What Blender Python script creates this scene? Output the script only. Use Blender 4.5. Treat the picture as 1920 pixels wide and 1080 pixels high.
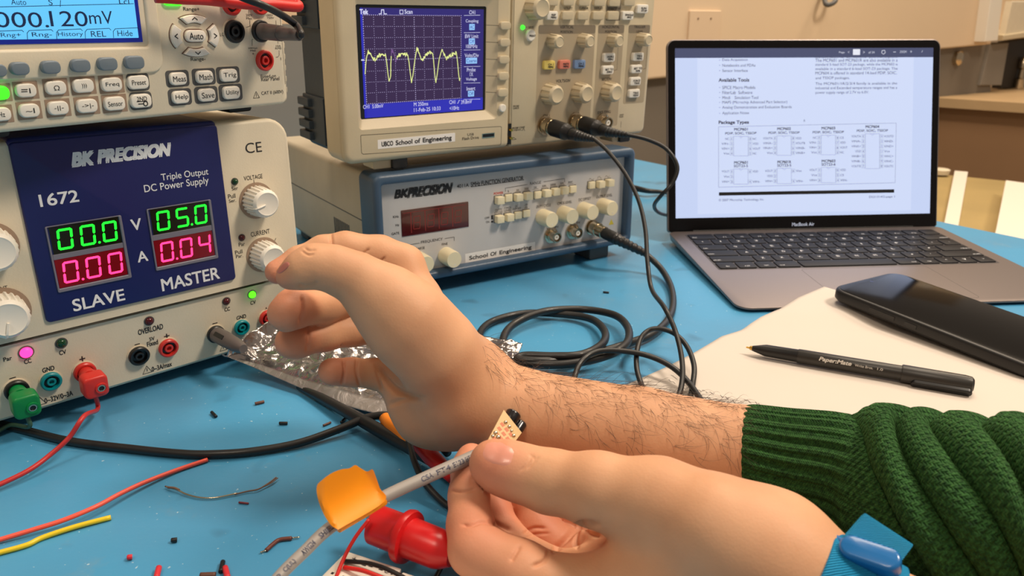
import bpy, math, random
import numpy as np
from mathutils import Vector, Matrix
from mathutils.bvhtree import BVHTree
for o in list(bpy.data.objects): bpy.data.objects.remove(o)
rnd = random.Random(7)
SC = bpy.context.scene; COL = SC.collection

# ------------------------------------------------------------ camera
FPX, PITCH, CAMH = 1419.7, 0.33337, 221.57            # focal length in px, pitch, height over the bench in mm
cd = bpy.data.cameras.new('camera'); cam = bpy.data.objects.new('camera', cd); COL.objects.link(cam)
cam.location = (0, 0, CAMH*.001); cam.rotation_euler = (math.pi/2-PITCH, 0, 0)
cd.sensor_width = 36; cd.lens = 36*FPX/1920; cd.clip_start = .01; cd.clip_end = 30
cd.dof.use_dof = True; cd.dof.focus_distance = .415; cd.dof.aperture_fstop = 18
SC.camera = cam
# ------------------------------------------------------------ light and exposure
w = bpy.data.worlds.new('world'); SC.world = w; w.use_nodes = True
w.node_tree.nodes['Background'].inputs[0].default_value = (1, .80, .62, 1)
w.node_tree.nodes['Background'].inputs[1].default_value = .35
def area(name, loc, target, size, power, color, sy=None):
    l = bpy.data.lights.new(name, 'AREA'); l.energy = power; l.color = color; l.size = size
    if sy: l.shape = 'RECTANGLE'; l.size_y = sy
    o = bpy.data.objects.new(name, l); COL.objects.link(o); o.location = loc
    o.rotation_euler = (Vector(target)-Vector(loc)).to_track_quat('-Z', 'Y').to_euler(); return o
area('ceiling_panel_light', (1.25, .25, 1.75), (.1, .5, .1), .38, 46, (1, .85, .68))
area('ceiling_panel_light', (-.55, -.55, 1.9), (0, .5, .1), .5, 15, (1, .84, .66))
area('ceiling_panel_light', (.35, 1.35, 2.1), (.3, 1.2, 0), .6, 34, (1, .84, .66), 1.2)
area('ceiling_panel_light', (1.6, 2.2, 2.2), (1.2, 2.6, .3), .6, 60, (1, .80, .58), 1.2)
SC.view_settings.view_transform = 'Standard'; SC.view_settings.look = 'None'
SC.view_settings.exposure = -0.47; SC.view_settings.gamma = 1; SC.view_settings.use_curve_mapping = False

# ------------------------------------------------------------ geometry helpers (all lengths in mm)
CF = np.array([0, math.cos(PITCH), -math.sin(PITCH)]); CR = np.array([1., 0, 0]); CU = np.array([0, math.sin(PITCH), math.cos(PITCH)])
CC = np.array([0, 0, CAMH])
def ray(px, py): return CF + CR*(px-960)/FPX - CU*(py-540)/FPX
def at(px, py, d): return CC + ray(px, py)*d                     # point at depth d
def onz(px, py, z=0.):
    r = ray(px, py); return CC + r*((z-CAMH)/r[2])
class Frame:                                                     # plane with axes X (right), V (up the face), N outward
    def __init__(s, O, X, V):
        s.O = np.array(O, float); s.X = np.array(X, float); s.V = np.array(V, float)
        s.X /= np.linalg.norm(s.X); s.V /= np.linalg.norm(s.V); s.N = np.cross(s.X, s.V)
    def px(s, x, y, h=0.):
        r = ray(x, y); P = s.O + s.N*h; t = ((P-CC)@s.N)/(r@s.N); q = CC + r*t - s.O
        return float(q@s.X), float(q@s.V)
    def w(s, a, b, h=0.): return s.O + s.X*a + s.V*b + s.N*h
def face_frame(x, y, z, yaw, tilt=0.):
    n = np.array([-math.sin(yaw), math.cos(yaw), 0])
    return Frame((x, y, z), (math.cos(yaw), math.sin(yaw), 0), np.array([0, 0, 1.])*math.cos(tilt)+n*math.sin(tilt))
WORLD = Frame((0, 0, 0), (1, 0, 0), (0, 1, 0))
def zoom(ox, oy, s): return lambda X, Y: (ox+X/s, oy+Y/s)
Z1, Z2, Z3 = zoom(0, 0, 3.1767), zoom(0, 220, 3.1767), zoom(0, 500, 3.1767)
Z4, Z5, Z6, Z7, Z8 = zoom(560, 0, 3.376), zoom(940, 0, 3.6), zoom(680, 270, 3.4286), zoom(1240, 50, 2.843), zoom(1260, 400, 2.909)
Z9 = zoom(320, 0, 6.75)

class MB:
    def __init__(s): s.v = []; s.f = []; s.n = 0; s.mi = []; s.cur = 0
    def add(s, vs, fs):
        vs = np.asarray(vs, float).reshape(-1, 3); s.v.append(vs); s.pc = getattr(s, 'pc', []); s.pc.append((vs, [list(f) for f in fs]))
        for f in fs: s.f.append([i+s.n for i in f]); s.mi.append(s.cur)
        s.n += len(vs)
    def each(s, name, *a, **k):                                   # every piece an object of its own
        for vs, fs in s.pc: m = MB(); m.add(vs, fs); m.build(name, *a, **k)
    def build(s, name, mat, parent=None, fr=WORLD, smooth=False, loc=None, uv=None):
        v = np.concatenate(s.v) if s.v else np.zeros((0, 3))
        v = fr.O + v[:, :1]*fr.X + v[:, 1:2]*fr.V + v[:, 2:3]*fr.N
        org = np.zeros(3)
        if parent is not None: org = np.array(parent['_o'])
        elif loc is not None: org = np.array(loc, float)
        me = bpy.data.meshes.new(name); me.from_pydata(((v-org)*.001).tolist(), [], s.f)
        mats = mat if isinstance(mat, (list, tuple)) else [mat]
        for m in mats: me.materials.append(m)
        if len(mats) > 1: me.polygons.foreach_set('material_index', s.mi)
        if smooth is True: me.polygons.foreach_set('use_smooth', [True]*len(me.polygons))
        me.update()
        if smooth == 'auto': me.polygons.foreach_set('use_smooth', [True]*len(me.polygons)); me.set_sharp_from_angle(angle=.6)
        if uv is not None:
            ul = me.uv_layers.new(name='UVMap'); idx = np.zeros(len(me.loops), int); me.loops.foreach_get('vertex_index', idx)
            ul.data.foreach_set('uv', np.asarray(uv)[idx].ravel())
        o = bpy.data.objects.new(name, me); COL.objects.link(o)
        if parent is not None: o.parent = parent; o['_o'] = list(parent['_o'])
        else: o.location = Vector(org*.001); o['_o'] = org.tolist()
        return o
def empty(name, loc, label, cat, group=None):
    o = bpy.data.objects.new(name, None); COL.objects.link(o); o.empty_display_size = .02
    o.location = Vector(np.array(loc, float)*.001); o['_o'] = [float(q) for q in loc]
    return tag(o, label, cat, group)
def tag(o, label, cat, group=None, kind=None):
    o['label'] = label; o['category'] = cat
    if group: o['group'] = group
    if kind: o['kind'] = kind
    return o
def struct(o): o['kind'] = 'structure'; return o

def rrect(x0, x1, y0, y1, r, seg=4):
    rs = r if isinstance(r, (list, tuple)) else [r]*4           # corners: bl, br, tr, tl
    pts = []
    for (cx, cy, a, rr) in ((x0, y0, 180, rs[0]), (x1, y0, 270, rs[1]), (x1, y1, 0, rs[2]), (x0, y1, 90, rs[3])):
        sx = 1 if cx == x0 else -1; sy = 1 if cy == y0 else -1
        rr = max(rr, 1e-3)
        for k in range(seg+1):
            t = math.radians(a+90*k/seg); pts.append((cx+sx*rr+rr*math.cos(t), cy+sy*rr+rr*math.sin(t)))
    return np.array(pts)
def inset(p, d):
    q = np.roll(p, 1, 0); n = np.roll(p, -1, 0); t = n-q; L = np.linalg.norm(t, axis=1, keepdims=True)+1e-9; t = t/L
    return p + np.stack([-t[:, 1], t[:, 0]], 1)*d
def loops(mb, rings, cap0=True, cap1=True, closed=True):
    n = len(rings[0]); V = np.concatenate(rings); F = []
    for k in range(len(rings)-1):
        for i in range(n if closed else n-1):
            j = (i+1) % n; F.append([k*n+i, k*n+j, (k+1)*n+j, (k+1)*n+i])
    if cap0: F.append(list(range(n))[::-1])
    if cap1: F.append([(len(rings)-1)*n+i for i in range(n)])
    mb.add(V, F)
def prism(mb, p, h0, h1, bev=0., bseg=3, back=False):            # outline p (ccw) from h0 (back) to h1 (front), front edge rounded
    z = lambda q, h: np.column_stack([q, np.full(len(q), h)])
    R = []
    if back and bev: R += [z(inset(p, bev), h0), z(p, h0+bev)]
    else: R.append(z(p, h0))
    if bev:
        for k in range(bseg+1):
            t = math.pi/2*k/bseg; R.append(z(inset(p, bev*(1-math.cos(t))), h1-bev+bev*math.sin(t)))
    else: R.append(z(p, h1))
    loops(mb, R)
def rbox(mb, x0, x1, y0, y1, h0, h1, r=1., bev=.5, seg=4, back=False): prism(mb, rrect(x0, x1, y0, y1, r, seg), h0, h1, bev, back=back)
def ring_prism(mb, po, pi_, h0, h1, bo=1., bi=1.):               # frame with an opening
    z = lambda q, h: np.column_stack([q, np.full(len(q), h)])
    R = [z(po, h0)]
    for k in range(5):
        t = math.pi/2*k/4; R.append(z(inset(po, bo*(1-math.cos(t))), h1-bo+bo*math.sin(t)))
    for k in range(5):
        t = math.pi/2*k/4; R.append(z(inset(pi_, -bi*(1-math.sin(t))), h1-bi+bi*math.cos(t)))
    R.append(z(pi_, h0)); R.append(z(po, h0))
    loops(mb, R, False, False)
def lathe(mb, cx, cy, prof, seg=28, fl=0, fd=0., fh=(0, 0), cap0=False, cap1=True, ph=0.):     # prof: (h, r); flutes on heights in fh
    R = []
    for h, r in prof:
        a = np.arange(seg)*2*math.pi/seg+ph; rr = np.full(seg, float(r))
        if fl and fh[0] <= h <= fh[1]: rr = rr - fd*(np.cos(a*fl) > .3)
        R.append(np.column_stack([cx+rr*np.cos(a), cy+rr*np.sin(a), np.full(seg, float(h))]))
    loops(mb, R, cap0, cap1)
def spline(P, n=8):
    P = np.array(P, float)
    Q = np.concatenate([[2*P[0]-P[1]], P, [2*P[-1]-P[-2]]]); out = []
    for i in range(len(P)-1):
        a, b, c_, d = Q[i:i+4]
        for k in range(n):
            t = k/n; out.append(.5*((2*b)+(c_-a)*t+(2*a-5*b+4*c_-d)*t*t+(-a+3*b-3*c_+d)*t**3))
    out.append(P[-1]); return np.array(out)
def frames(C):
    T = np.gradient(C, axis=0); T /= np.linalg.norm(T, axis=1, keepdims=True)+1e-9
    up = np.array([0, 0, 1.]) if abs(T[0][2]) < .9 else np.array([1., 0, 0])
    A = np.cross(T[0], up); A /= np.linalg.norm(A); As = []
    for t in T:
        A = A-t*(A@t); A /= np.linalg.norm(A)+1e-9; As.append(A)
    As = np.array(As); return T, As, np.cross(T, As)
def tube(mb, P, r, n=8, seg=10, cap=True):
    C = spline(P, n) if n > 1 else np.array(P, float); r = np.interp(np.linspace(0, 1, len(C)), np.linspace(0, 1, len(np.atleast_1d(r))), np.atleast_1d(r))
    T, A, B = frames(C); a = np.arange(seg)*2*math.pi/seg
    R = [C[i]+r[i]*(np.cos(a)[:, None]*A[i]+np.sin(a)[:, None]*B[i]) for i in range(len(C))]
    loops(mb, R, cap, cap)
def bx(mb, c, s, ax=None):                                       # plain box, centre c, size s, axes ax (3x3 rows)
    ax = np.eye(3) if ax is None else np.array(ax); c = np.array(c, float)
    V = [c+ax[0]*s[0]*i/2+ax[1]*s[1]*j/2+ax[2]*s[2]*k/2 for i in (-1, 1) for j in (-1, 1) for k in (-1, 1)]
    mb.add(V, [(0, 1, 3, 2), (4, 6, 7, 5), (0, 4, 5, 1), (2, 3, 7, 6), (0, 2, 6, 4), (1, 5, 7, 3)])

# ------------------------------------------------------------ text
_tc = {}
def glyphs(s, bold=0.):
    k = (s, bold)
    if k not in _tc:
        cu = bpy.data.curves.new('t', 'FONT'); cu.body = s; cu.offset = bold; cu.resolution_u = 4; cu.size = 1
        ob = bpy.data.objects.new('t', cu); me = bpy.data.meshes.new_from_object(ob)
        V = np.array([v.co[:2] for v in me.vertices]).reshape(-1, 2); F = [list(p.vertices) for p in me.polygons]
        bpy.data.objects.remove(ob); bpy.data.curves.remove(cu); bpy.data.meshes.remove(me)
        if len(V) == 0: V = np.zeros((1, 2)); F = []
        _tc[k] = (V, F)
    return _tc[k]
def text(mb, s, cx, cy, w, h, z, bold=.01, shear=0., rot=0.):    # fitted in a w x h box centred at cx, cy
    V, F = glyphs(s, 0.); lo = V.min(0); hi = V.max(0); d = np.maximum(hi-lo, 1e-4); w = min(w, h*d[0]/d[1]*1.6) if len(s) < 3 and d[1] > .3 else w
    q = (V-lo)/d-.5; x = q[:, 0]*w+shear*q[:, 1]*h; y = q[:, 1]*h; c, n = math.cos(rot), math.sin(rot)
    e = h*max(0, bold-.006)*1.5
    for i, (ex_, ey_) in enumerate(((0, 0),) if e < h*.006 else ((-e, -e), (e, -e), (e, e), (-e, e))): mb.add(np.column_stack([cx+ex_+x*c-y*n, cy+ey_+x*n+y*c, np.full(len(x), z+.004*i)]), F)
def lab(fr, mb, s, p, w, h, plane=0., lift=.12, **k):            # centre p, width and height as seen, put on the face
    a, b = fr.px(p[0], p[1], plane); a0, _ = fr.px(p[0]-w/2, p[1], plane); a1, _ = fr.px(p[0]+w/2, p[1], plane)
    _, b0 = fr.px(p[0], p[1]+h/2, plane); _, b1 = fr.px(p[0], p[1]-h/2, plane)
    text(mb, s, a, b, abs(a1-a0), abs(b1-b0), plane+lift, **k)
def stroke(mb, pts, wd, z):                                      # flat printed line on the face
    P = np.array(pts, float)
    for i in range(len(P)-1):
        t = P[i+1]-P[i]; L = np.linalg.norm(t)+1e-9; n = np.array([-t[1], t[0]])/L*wd/2; e = t/L*wd/2*.6
        q = [P[i]-n-e, P[i+1]-n+e, P[i+1]+n+e, P[i]+n-e]; mb.add([(x[0], x[1], z) for x in q], [(0, 1, 2, 3)])
def arc(cx, cy, r, a0, a1, n=10): return [(cx+r*math.cos(math.radians(a0+(a1-a0)*k/n)), cy+r*math.sin(math.radians(a0+(a1-a0)*k/n))) for k in range(n+1)]

# ------------------------------------------------------------ materials
def lin(c):
    f = lambda u: u/12.92 if u <= .04045 else ((u+.055)/1.055)**2.4
    return tuple(f(q/255) for q in c)+(1,)
def mat(name, rgb, rough=.5, metal=0., bump=0., bscale=300., var=0., vscale=40., spec=.5, emit=None, es=0., sss=0., coat=0., alpha=1.):
    m = bpy.data.materials.new(name); m.use_nodes = True; nt = m.node_tree; b = nt.nodes['Principled BSDF']; c = lin(rgb)
    b.inputs['Base Color'].default_value = c; b.inputs['Roughness'].default_value = rough; b.inputs['Metallic'].default_value = metal
    b.inputs['Specular IOR Level'].default_value = spec; b.inputs['Coat Weight'].default_value = coat; b.inputs['Alpha'].default_value = alpha
    tc = nt.nodes.new('ShaderNodeTexCoord')
    if bump:
        n = nt.nodes.new('ShaderNodeTexNoise'); n.inputs['Scale'].default_value = bscale; n.inputs['Detail'].default_value = 3
        u = nt.nodes.new('ShaderNodeBump'); u.inputs['Strength'].default_value = bump; u.inputs['Distance'].default_value = .001
        nt.links.new(tc.outputs['Object'], n.inputs['Vector']); nt.links.new(n.outputs['Fac'], u.inputs['Height']); nt.links.new(u.outputs['Normal'], b.inputs['Normal'])
    if var:
        n = nt.nodes.new('ShaderNodeTexNoise'); n.inputs['Scale'].default_value = vscale; n.inputs['Detail'].default_value = 4
        r = nt.nodes.new('ShaderNodeValToRGB'); r.color_ramp.elements[0].position = .3; r.color_ramp.elements[1].position = .7
        r.color_ramp.elements[0].color = tuple(q*(1-var) for q in c[:3])+(1,); r.color_ramp.elements[1].color = tuple(min(1, q*(1+var)) for q in c[:3])+(1,)
        nt.links.new(tc.outputs['Object'], n.inputs['Vector']); nt.links.new(n.outputs['Fac'], r.inputs['Fac']); nt.links.new(r.outputs['Color'], b.inputs['Base Color'])
    if emit: b.inputs['Emission Color'].default_value = lin(emit); b.inputs['Emission Strength'].default_value = es
    if sss: b.inputs['Subsurface Weight'].default_value = sss; b.inputs['Subsurface Radius'].default_value = (1, .35, .2); b.inputs['Subsurface Scale'].default_value = .004
    return m
M = dict(
    cream=mat('cream_plastic', (222, 210, 186), .5, bump=.08, bscale=900, var=.03), cream2=mat('beige_plastic', (205, 190, 160), .48, bump=.08, bscale=900, var=.03),
    casing=mat('beige_painted_casing', (188, 178, 158), .5, bump=.1, bscale=700, var=.04), ivory=mat('ivory_plastic', (236, 224, 190), .4, var=.02),
    white=mat('white_plastic', (238, 232, 220), .4), slate=mat('slate_blue_plastic', (52, 62, 72), .5, bump=.1), bezel=mat('blue_painted_bezel', (64, 86, 110), .38, bump=.12, bscale=800, var=.05),
    grey=mat('light_grey_panel', (196, 194, 194), .45, var=.02), navy=mat('navy_panel', (20, 26, 92), .42, bump=.05), ink=mat('dark_print', (34, 32, 34), .6), inkw=mat('white_print', (235, 236, 240), .6),
    inkr=mat('red_print', (200, 60, 50), .6), inkb=mat('brown_print', (120, 92, 76), .6), black=mat('black_plastic', (18, 18, 20), .4), rubber=mat('black_rubber', (16, 16, 18), .5, coat=.15),
    greyplug=mat('grey_plug_plastic', (98, 90, 88), .45), red=mat('red_plastic', (206, 48, 40), .38), redrub=mat('red_rubber', (215, 36, 32), .42, sss=.1), teal=mat('teal_plastic', (0, 138, 148), .4),
    green=mat('green_plastic', (0, 128, 62), .4), metal=mat('nickel_metal', (205, 190, 165), .22, 1.), gold=mat('gold_contact', (215, 170, 80), .25, 1.), dgrey=mat('dark_grey_key_surround', (84, 84, 84), .5),
    brown=mat('brown_key_surround', (158, 134, 114), .5), bluekey=mat('grey_blue_key', (112, 124, 134), .42), paper=mat('white_paper', (208, 198, 188), .75, bump=.12, bscale=25, var=.015, vscale=12),
    label=mat('white_label_tape', (240, 236, 232), .5))
def emis(name, rgb, s): return mat(name, (10, 10, 10), .5, emit=rgb, es=s*1.3)
# ============================================================ SETTING
M['bench'] = mat('blue_bench_mat', (62, 148, 200), .36, bump=.15, bscale=160, spec=.45)
def bench_nodes():
    m = M['bench']; nt = m.node_tree; b = nt.nodes['Principled BSDF']; L = nt.links; tc = nt.nodes.new('ShaderNodeTexCoord')
    def noise(s, det=4, rough=.5, st=(1, 1, 1)):
        mp = nt.nodes.new('ShaderNodeMapping'); mp.inputs['Scale'].default_value = st; L.new(tc.outputs['Object'], mp.inputs['Vector'])
        n = nt.nodes.new('ShaderNodeTexNoise'); n.inputs['Scale'].default_value = s; n.inputs['Detail'].default_value = det; n.inputs['Roughness'].default_value = rough
        L.new(mp.outputs['Vector'], n.inputs['Vector']); return n.outputs['Fac']
    def ramp(v, p0, p1, hi=1.):
        r = nt.nodes.new('ShaderNodeMapRange'); r.inputs['From Min'].default_value = p0; r.inputs['From Max'].default_value = p1; r.inputs['To Max'].default_value = hi
        L.new(v, r.inputs['Value']); return r.outputs['Result']
    def mix(f, a, c):
        x = nt.nodes.new('ShaderNodeMix'); x.data_type = 'RGBA'; L.new(f, x.inputs[0])
        (L.new(a, x.inputs[6]) if not isinstance(a, tuple) else setattr(x.inputs[6], 'default_value', a)); x.inputs[7].default_value = c; return x.outputs[2]
    c = mix(ramp(noise(9, 3), .42, .72, .30), lin((74, 152, 198)), lin((98, 120, 144)))       # worn greyish areas
    c = mix(ramp(noise(30, 5, .7), .60, .75, .45), c, lin((120, 150, 170)))                   # smudges
    c = mix(ramp(noise(60, 3, .6, (1, 9, 1)), .70, .76, .35), c, lin((150, 190, 215)))        # scuffs
    c = mix(ramp(noise(420, 2, .5), .735, .77, .8), c, lin((190, 215, 225)))                  # dust specks
    c = mix(ramp(noise(25, 2, .5), .66, .74, .4), c, lin((50, 78, 100)))
    L.new(c, b.inputs['Base Color'])
bench_nodes()
eX = np.array([.8350, .5502, 0]); eY = np.array([-.5502, .8350, 0])     # along and away from the bench edge
BE = np.array([212.2, 1339.2, 0]) + eY*60
bench = empty('workbench', (0, 500, -30), 'workbench covered with a scuffed bright blue mat, carrying all instruments', 'table')
poly = [BE - eX*1500, BE - eX*1500 - eY*2400, BE - eY*2400, BE]
mb = MB(); prism(mb, np.array([p[:2] for p in poly]), -2.5, 0, .8); mb.build('blue_mat', M['bench'], bench)
mb = MB(); prism(mb, np.array([p[:2] for p in poly]), -32, -2.5); mb.build('tabletop', M['cream2'], bench)
mb = MB()
for a, b_ in ((-60, -60), (-60, -1900), (-1440, -60)): bx(mb, BE+eX*a+eY*b_+np.array([0, 0, -391]), (50, 50, 718))
mb.each('support_leg', M['dgrey'], bench)

M['wall'] = mat('beige_wall_paint', (222, 198, 168), .8, bump=.05, bscale=60, var=.02, vscale=3)
M['part'] = mat('taupe_partition', (134, 128, 120), .75, var=.04, vscale=6)
M['floor'] = mat('floor_tiles', (150, 140, 122), .6, var=.08, vscale=4)
mb = MB(); bx(mb, (0, 1500, -760), (9000, 9000, 20)); struct(mb.build('floor', M['floor']))
mb = MB(); bx(mb, BE+eX*600+eY*1500+np.array([0, 0, 600]), (9000, 60, 2700), [eX, eY, (0, 0, 1)]); struct(mb.build('wall_back', M['wall']))
# partition behind the instruments, its top level with the eye
mb = MB(); P0 = BE+eY*25
c = P0-eX*800+np.array([0, 0, -260]); bx(mb, c, (1500, 20, 968), [eX, eY, (0, 0, 1)])
struct(mb.build('trim_1', M['part']))
WF = Frame(at(1220, 152, 1750), eX, (0, 0, 1))
def poly_px(fr, pts, h0, h1, bev=2.): 
    m = MB(); prism(m, np.array([fr.px(x, y, h1) for x, y in pts]), h0, h1, bev); return m
M['panel_d'] = mat('dark_taupe_panel', (120, 112, 102), .6, var=.04, vscale=5)
struct(poly_px(WF, [(1000, 430), (1860, 330), (1856, 80), (1000, 160)], -30, 0).build('side_wall_panel', M['panel_d'], fr=WF))  # dark lower panel of the side wall, below the cupboard
o = poly_px(WF, [(700, 215), (1000, 174), (1250, 146), (1500, 118), (1858, 83), (1852, -260), (700, -400)], 2, 26, 6).build('storage_cupboard', M['wall'], fr=WF)
tag(o, 'long beige wall cupboard behind and above the laptop, its lower edge over a dark panel', 'cupboard')
# white edge board + open shelf unit at far right
u = empty('shelf_unit', WF.w(*WF.px(1860, 80), 30), 'open white shelf unit at the right edge of the photo, above the chrome items', 'shelf')
def pp(parent, name, m_, pts, h0, h1, bev=3., fr=WF):
    return poly_px(fr, pts, h0, h1, bev).build(name, m_, parent, fr=fr)
pp(u, 'side_board', M['white'], [(1847, 78), (1871, 76), (1880, 0), (1878, -60), (1866, -60)], -120, 60)
pp(u, 'back_panel', M['wall'], [(1870, 66), (1990, 50), (1990, -60), (1880, -60)], -120, -80)
pp(u, 'door', M['cream'], [(1884, 66), (1990, 52), (1990, 2), (1898, 2)], 20, 40)
pp(u, 'shelf', M['cream2'], [(1880, 76), (1990, 62), (1990, 50), (1881, 66)], -80, 50)
# panel, niche and counter below
o = pp(None, 'storage_cabinet', M['part'], [(1838, 160), (1878, 160), (1892, 80), (1857, 83)], -40, 10); tag(o, 'brown cabinet side between the dark panel and the chrome items', 'cabinet')
mb = MB(); lathe(mb, *WF.px(1793, 109, 2), [(0, 22), (14, 22), (18, 16), (19, 0.1)], 20); o = mb.build('panel_knob', M['metal'], fr=WF, smooth='auto'); tag(o, 'small round pale knob on the dark panel right of the laptop', 'knob')
M['niche'] = mat('dark_niche', (40, 34, 28), .6)
struct(pp(None, 'trim_2', M['niche'], [(1876, 166), (1990, 160), (1990, 62), (1888, 78)], -60, -30))
ctr = empty('counter', onz(1830, 185, 6), 'long tan counter with brown front behind the laptop, at the right', 'counter')
cA, cB = onz(1560, 171, 6), onz(2150, 207, 6); d_ = (cB-cA)/np.linalg.norm(cB-cA); n_ = np.array([-d_[1], d_[0], 0])
mb = MB(); bx(mb, (cA+cB)/2+n_*320+np.array([0, 0, -14]), (np.linalg.norm(cB-cA), 660, 28), [d_, n_, (0, 0, 1)]); mb.build('countertop', mat('tan_counter', (188, 160, 122), .45, var=.05, vscale=9), ctr)
mb = MB(); bx(mb, (cA+cB)/2+n_*330+np.array([0, 0, -200]), (np.linalg.norm(cB-cA), 600, 340), [d_, n_, (0, 0, 1)]); mb.build('front_panel', mat('brown_cabinet_front', (150, 116, 84), .6, var=.06, vscale=4), ctr)
# chrome items on the counter
for i, (px, py, hh, rr) in enumerate([(1880, 152, 120, 26), (1893, 158, 190, 22), (1909, 160, 110, 17), (1918, 150, 170, 24)]):
    P = onz(px, py+6, 7); mb = MB()
    lathe(mb, 0, 0, [(0, rr), (hh*.3, rr), (hh*.35, rr*.6), (hh*.6, rr*.55), (hh*.66, rr*.95), (hh*.9, rr*.9), (hh, rr*.5), (hh+1, .1)], 20)
    o = mb.build('chrome_fitting', M['metal'], fr=Frame(P, (1, 0, 0), (0, 1, 0)), smooth='auto', loc=P)
    tag(o, ['short chrome fitting leftmost on the far counter', 'tall chrome fitting second from the left on the far counter', 'thin chrome tube standing on the far counter', 'chrome fitting cut by the right edge of the photo'][i], 'fitting', 'chrome fittings on the far counter')
# low side table with boards
st = empty('side_table', onz(1850, 400, -160), 'low olive and tan side table seen past the right edge of the workbench', 'table')
q = [onz(1500, 470, -160), onz(2150, 600, -160), onz(2150, 366, -160), onz(1500, 300, -160)]
mb = MB(); prism(mb, np.array([p[:2] for p in q]), -190, -160, 1); mb.build('tabletop', mat('olive_tabletop', (170, 148, 98), .5, var=.12, vscale=5), st)
mb = MB()
for f_ in ((.1, .1), (.9, .1), (.9, .8), (.1, .8)):
    a_ = (q[0]*(1-f_[0])+q[1]*f_[0])*(1-f_[1])+(q[3]*(1-f_[0])+q[2]*f_[0])*f_[1]; bx(mb, (a_[0], a_[1], -470), (40, 40, 560))
mb.each('support_leg', M['dgrey'], st)
def zpoly(name, m_, pts, z0, z1, label, cat, group=None):
    mb = MB(); prism(mb, np.array([onz(x, y, z1)[:2] for x, y in pts]), z0, z1, .8); return tag(mb.build(name, m_), label, cat, group)
zpoly('white_board', M['white'], [(1768, 430), (1796, 430), (1815, 322), (1790, 320)], -160, -148, 'narrow white board lying behind the right corner of the laptop screen', 'board')
zpoly('white_box', M['white'], [(1868, 428), (1858, 470), (1990, 500), (1990, 352), (1886, 338)], -160, -120, 'large white box at the right edge of the photo beyond the workbench', 'box')
mb = MB(); P = onz(1762, 326, -155); lathe(mb, 0, 0, [(0, 22), (12, 24), (14, 20), (15, .1)], 20)
tag(mb.build('small_cap', M['cream'], fr=Frame(P, (1, 0, 0), (0, 1, 0)), loc=P, smooth='auto'), 'small round pale cap beside the laptop screen on the low table', 'cap')
# wall plate and hook on the cupboard
sw = empty('outlet_plate', WF.w(*WF.px(1318, 40), 26), 'pale blank wall plate with two screws above the laptop', 'wall plate')
a0, b0 = WF.px(1287, 75, 26); a1, b1 = WF.px(1350, 20, 26)
mb = MB(); rbox(mb, a0, a1, b0-40, b1, 26, 32, 3, 2); mb.build('plate', mat('pale_plate', (222, 197, 168), .5), sw, fr=WF)
for x in (1309, 1333):
    mb = MB(); lathe(mb, *WF.px(x, 35, 32), [(32, 2.5), (33, 2.2), (33.1, .1)], 12); mb.build('screw', M['inkb'], sw, fr=WF)
hk = MB(); A = [WF.w(*WF.px(1548, -25, 30), 30), WF.w(*WF.px(1546, 0, 55), 55), WF.w(*WF.px(1552, 9, 70), 70), WF.w(*WF.px(1566, 2, 70), 70), WF.w(*WF.px(1570, -20, 60), 60)]
tube(hk, A, 6); tag(hk.build('wall_hook', M['dgrey'], smooth=True), 'grey hook hanging on the cupboard above the laptop screen', 'hook')
# ============================================================ POWER SUPPLY (lower left)
SEG = {'0': 'abcdef', '1': 'bc', '2': 'abged', '3': 'abgcd', '4': 'fgbc', '5': 'afgcd', '6': 'afgedc', '7': 'abc', '8': 'abcdefg', '9': 'abcdfg', ' ': ''}
def seg7(mb, ch, x, y, w, h, t, z, sh=.08, dot=False, allseg=False):
    def S(px, py): return (x+px*w+sh*(py-.5)*h, y+py*h, z)
    tx, ty = t/w, t/h; g = .02
    def hor(cy): return [S(g+tx*.3, cy), S(tx*.8, cy+ty/2), S(1-tx*.8, cy+ty/2), S(1-g-tx*.3, cy), S(1-tx*.8, cy-ty/2), S(tx*.8, cy-ty/2)]
    def ver(cx, y0, y1): return [S(cx, y0), S(cx+tx/2, y0+ty*.5), S(cx+tx/2, y1-ty*.5), S(cx, y1), S(cx-tx/2, y1-ty*.5), S(cx-tx/2, y0+ty*.5)]
    Q = dict(a=hor(1-ty/2), g=hor(.5), d=hor(ty/2), b=ver(1-tx/2, .52, .97), c=ver(1-tx/2, .03, .48), f=ver(tx/2, .52, .97), e=ver(tx/2, .03, .48))
    for k in ('abcdefg' if allseg else SEG[ch]):
        mb.add([p for p in Q[k]], [(0, 5, 4, 3, 2, 1) if k in 'agd' else (0, 1, 2, 3, 4, 5)])
    if dot: 
        c = S(1.22, ty/2); mb.add([(c[0]+t*.55*math.cos(a), c[1]+t*.55*math.sin(a), z) for a in np.arange(10)*math.pi/5], [tuple(range(10))])
PS = face_frame(-262.06, 398.68, 63.07, .7773)
W_, H_ = 110.33, 100.33
psu = empty('power_supply', PS.w(30, -63, -100), 'triple output bench power supply with navy display panel and red and green readouts', 'power supply')
PX0, PX1, PY0, PY1 = -92, 158.5, -53.5, 101.5
cr = [PS.px(*Z3(0, 492)), PS.px(*Z3(1580, 106))]; crL = cr[0][1]; crR = cr[1][1]
cy = (crL+crR)/2
mb = MB(); rbox(mb, PX0, PX1, PY0, PY1, -300, -8, [3, 3, 14, 14], 2)
mb.build('casing', M['cream'], psu, PS, smooth='auto')
mb = MB(); p = rrect(PX0, PX1, cy, PY1, [1, 1, 14, 14], 6); prism(mb, p, -10, 0, 2.5); mb.build('upper_fascia', M['cream'], psu, PS, smooth='auto')
mb = MB(); R = [np.array([[PX0+.5, cy+2, -.6], [PX1-.5, cy+2, -.6]]), ]
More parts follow.
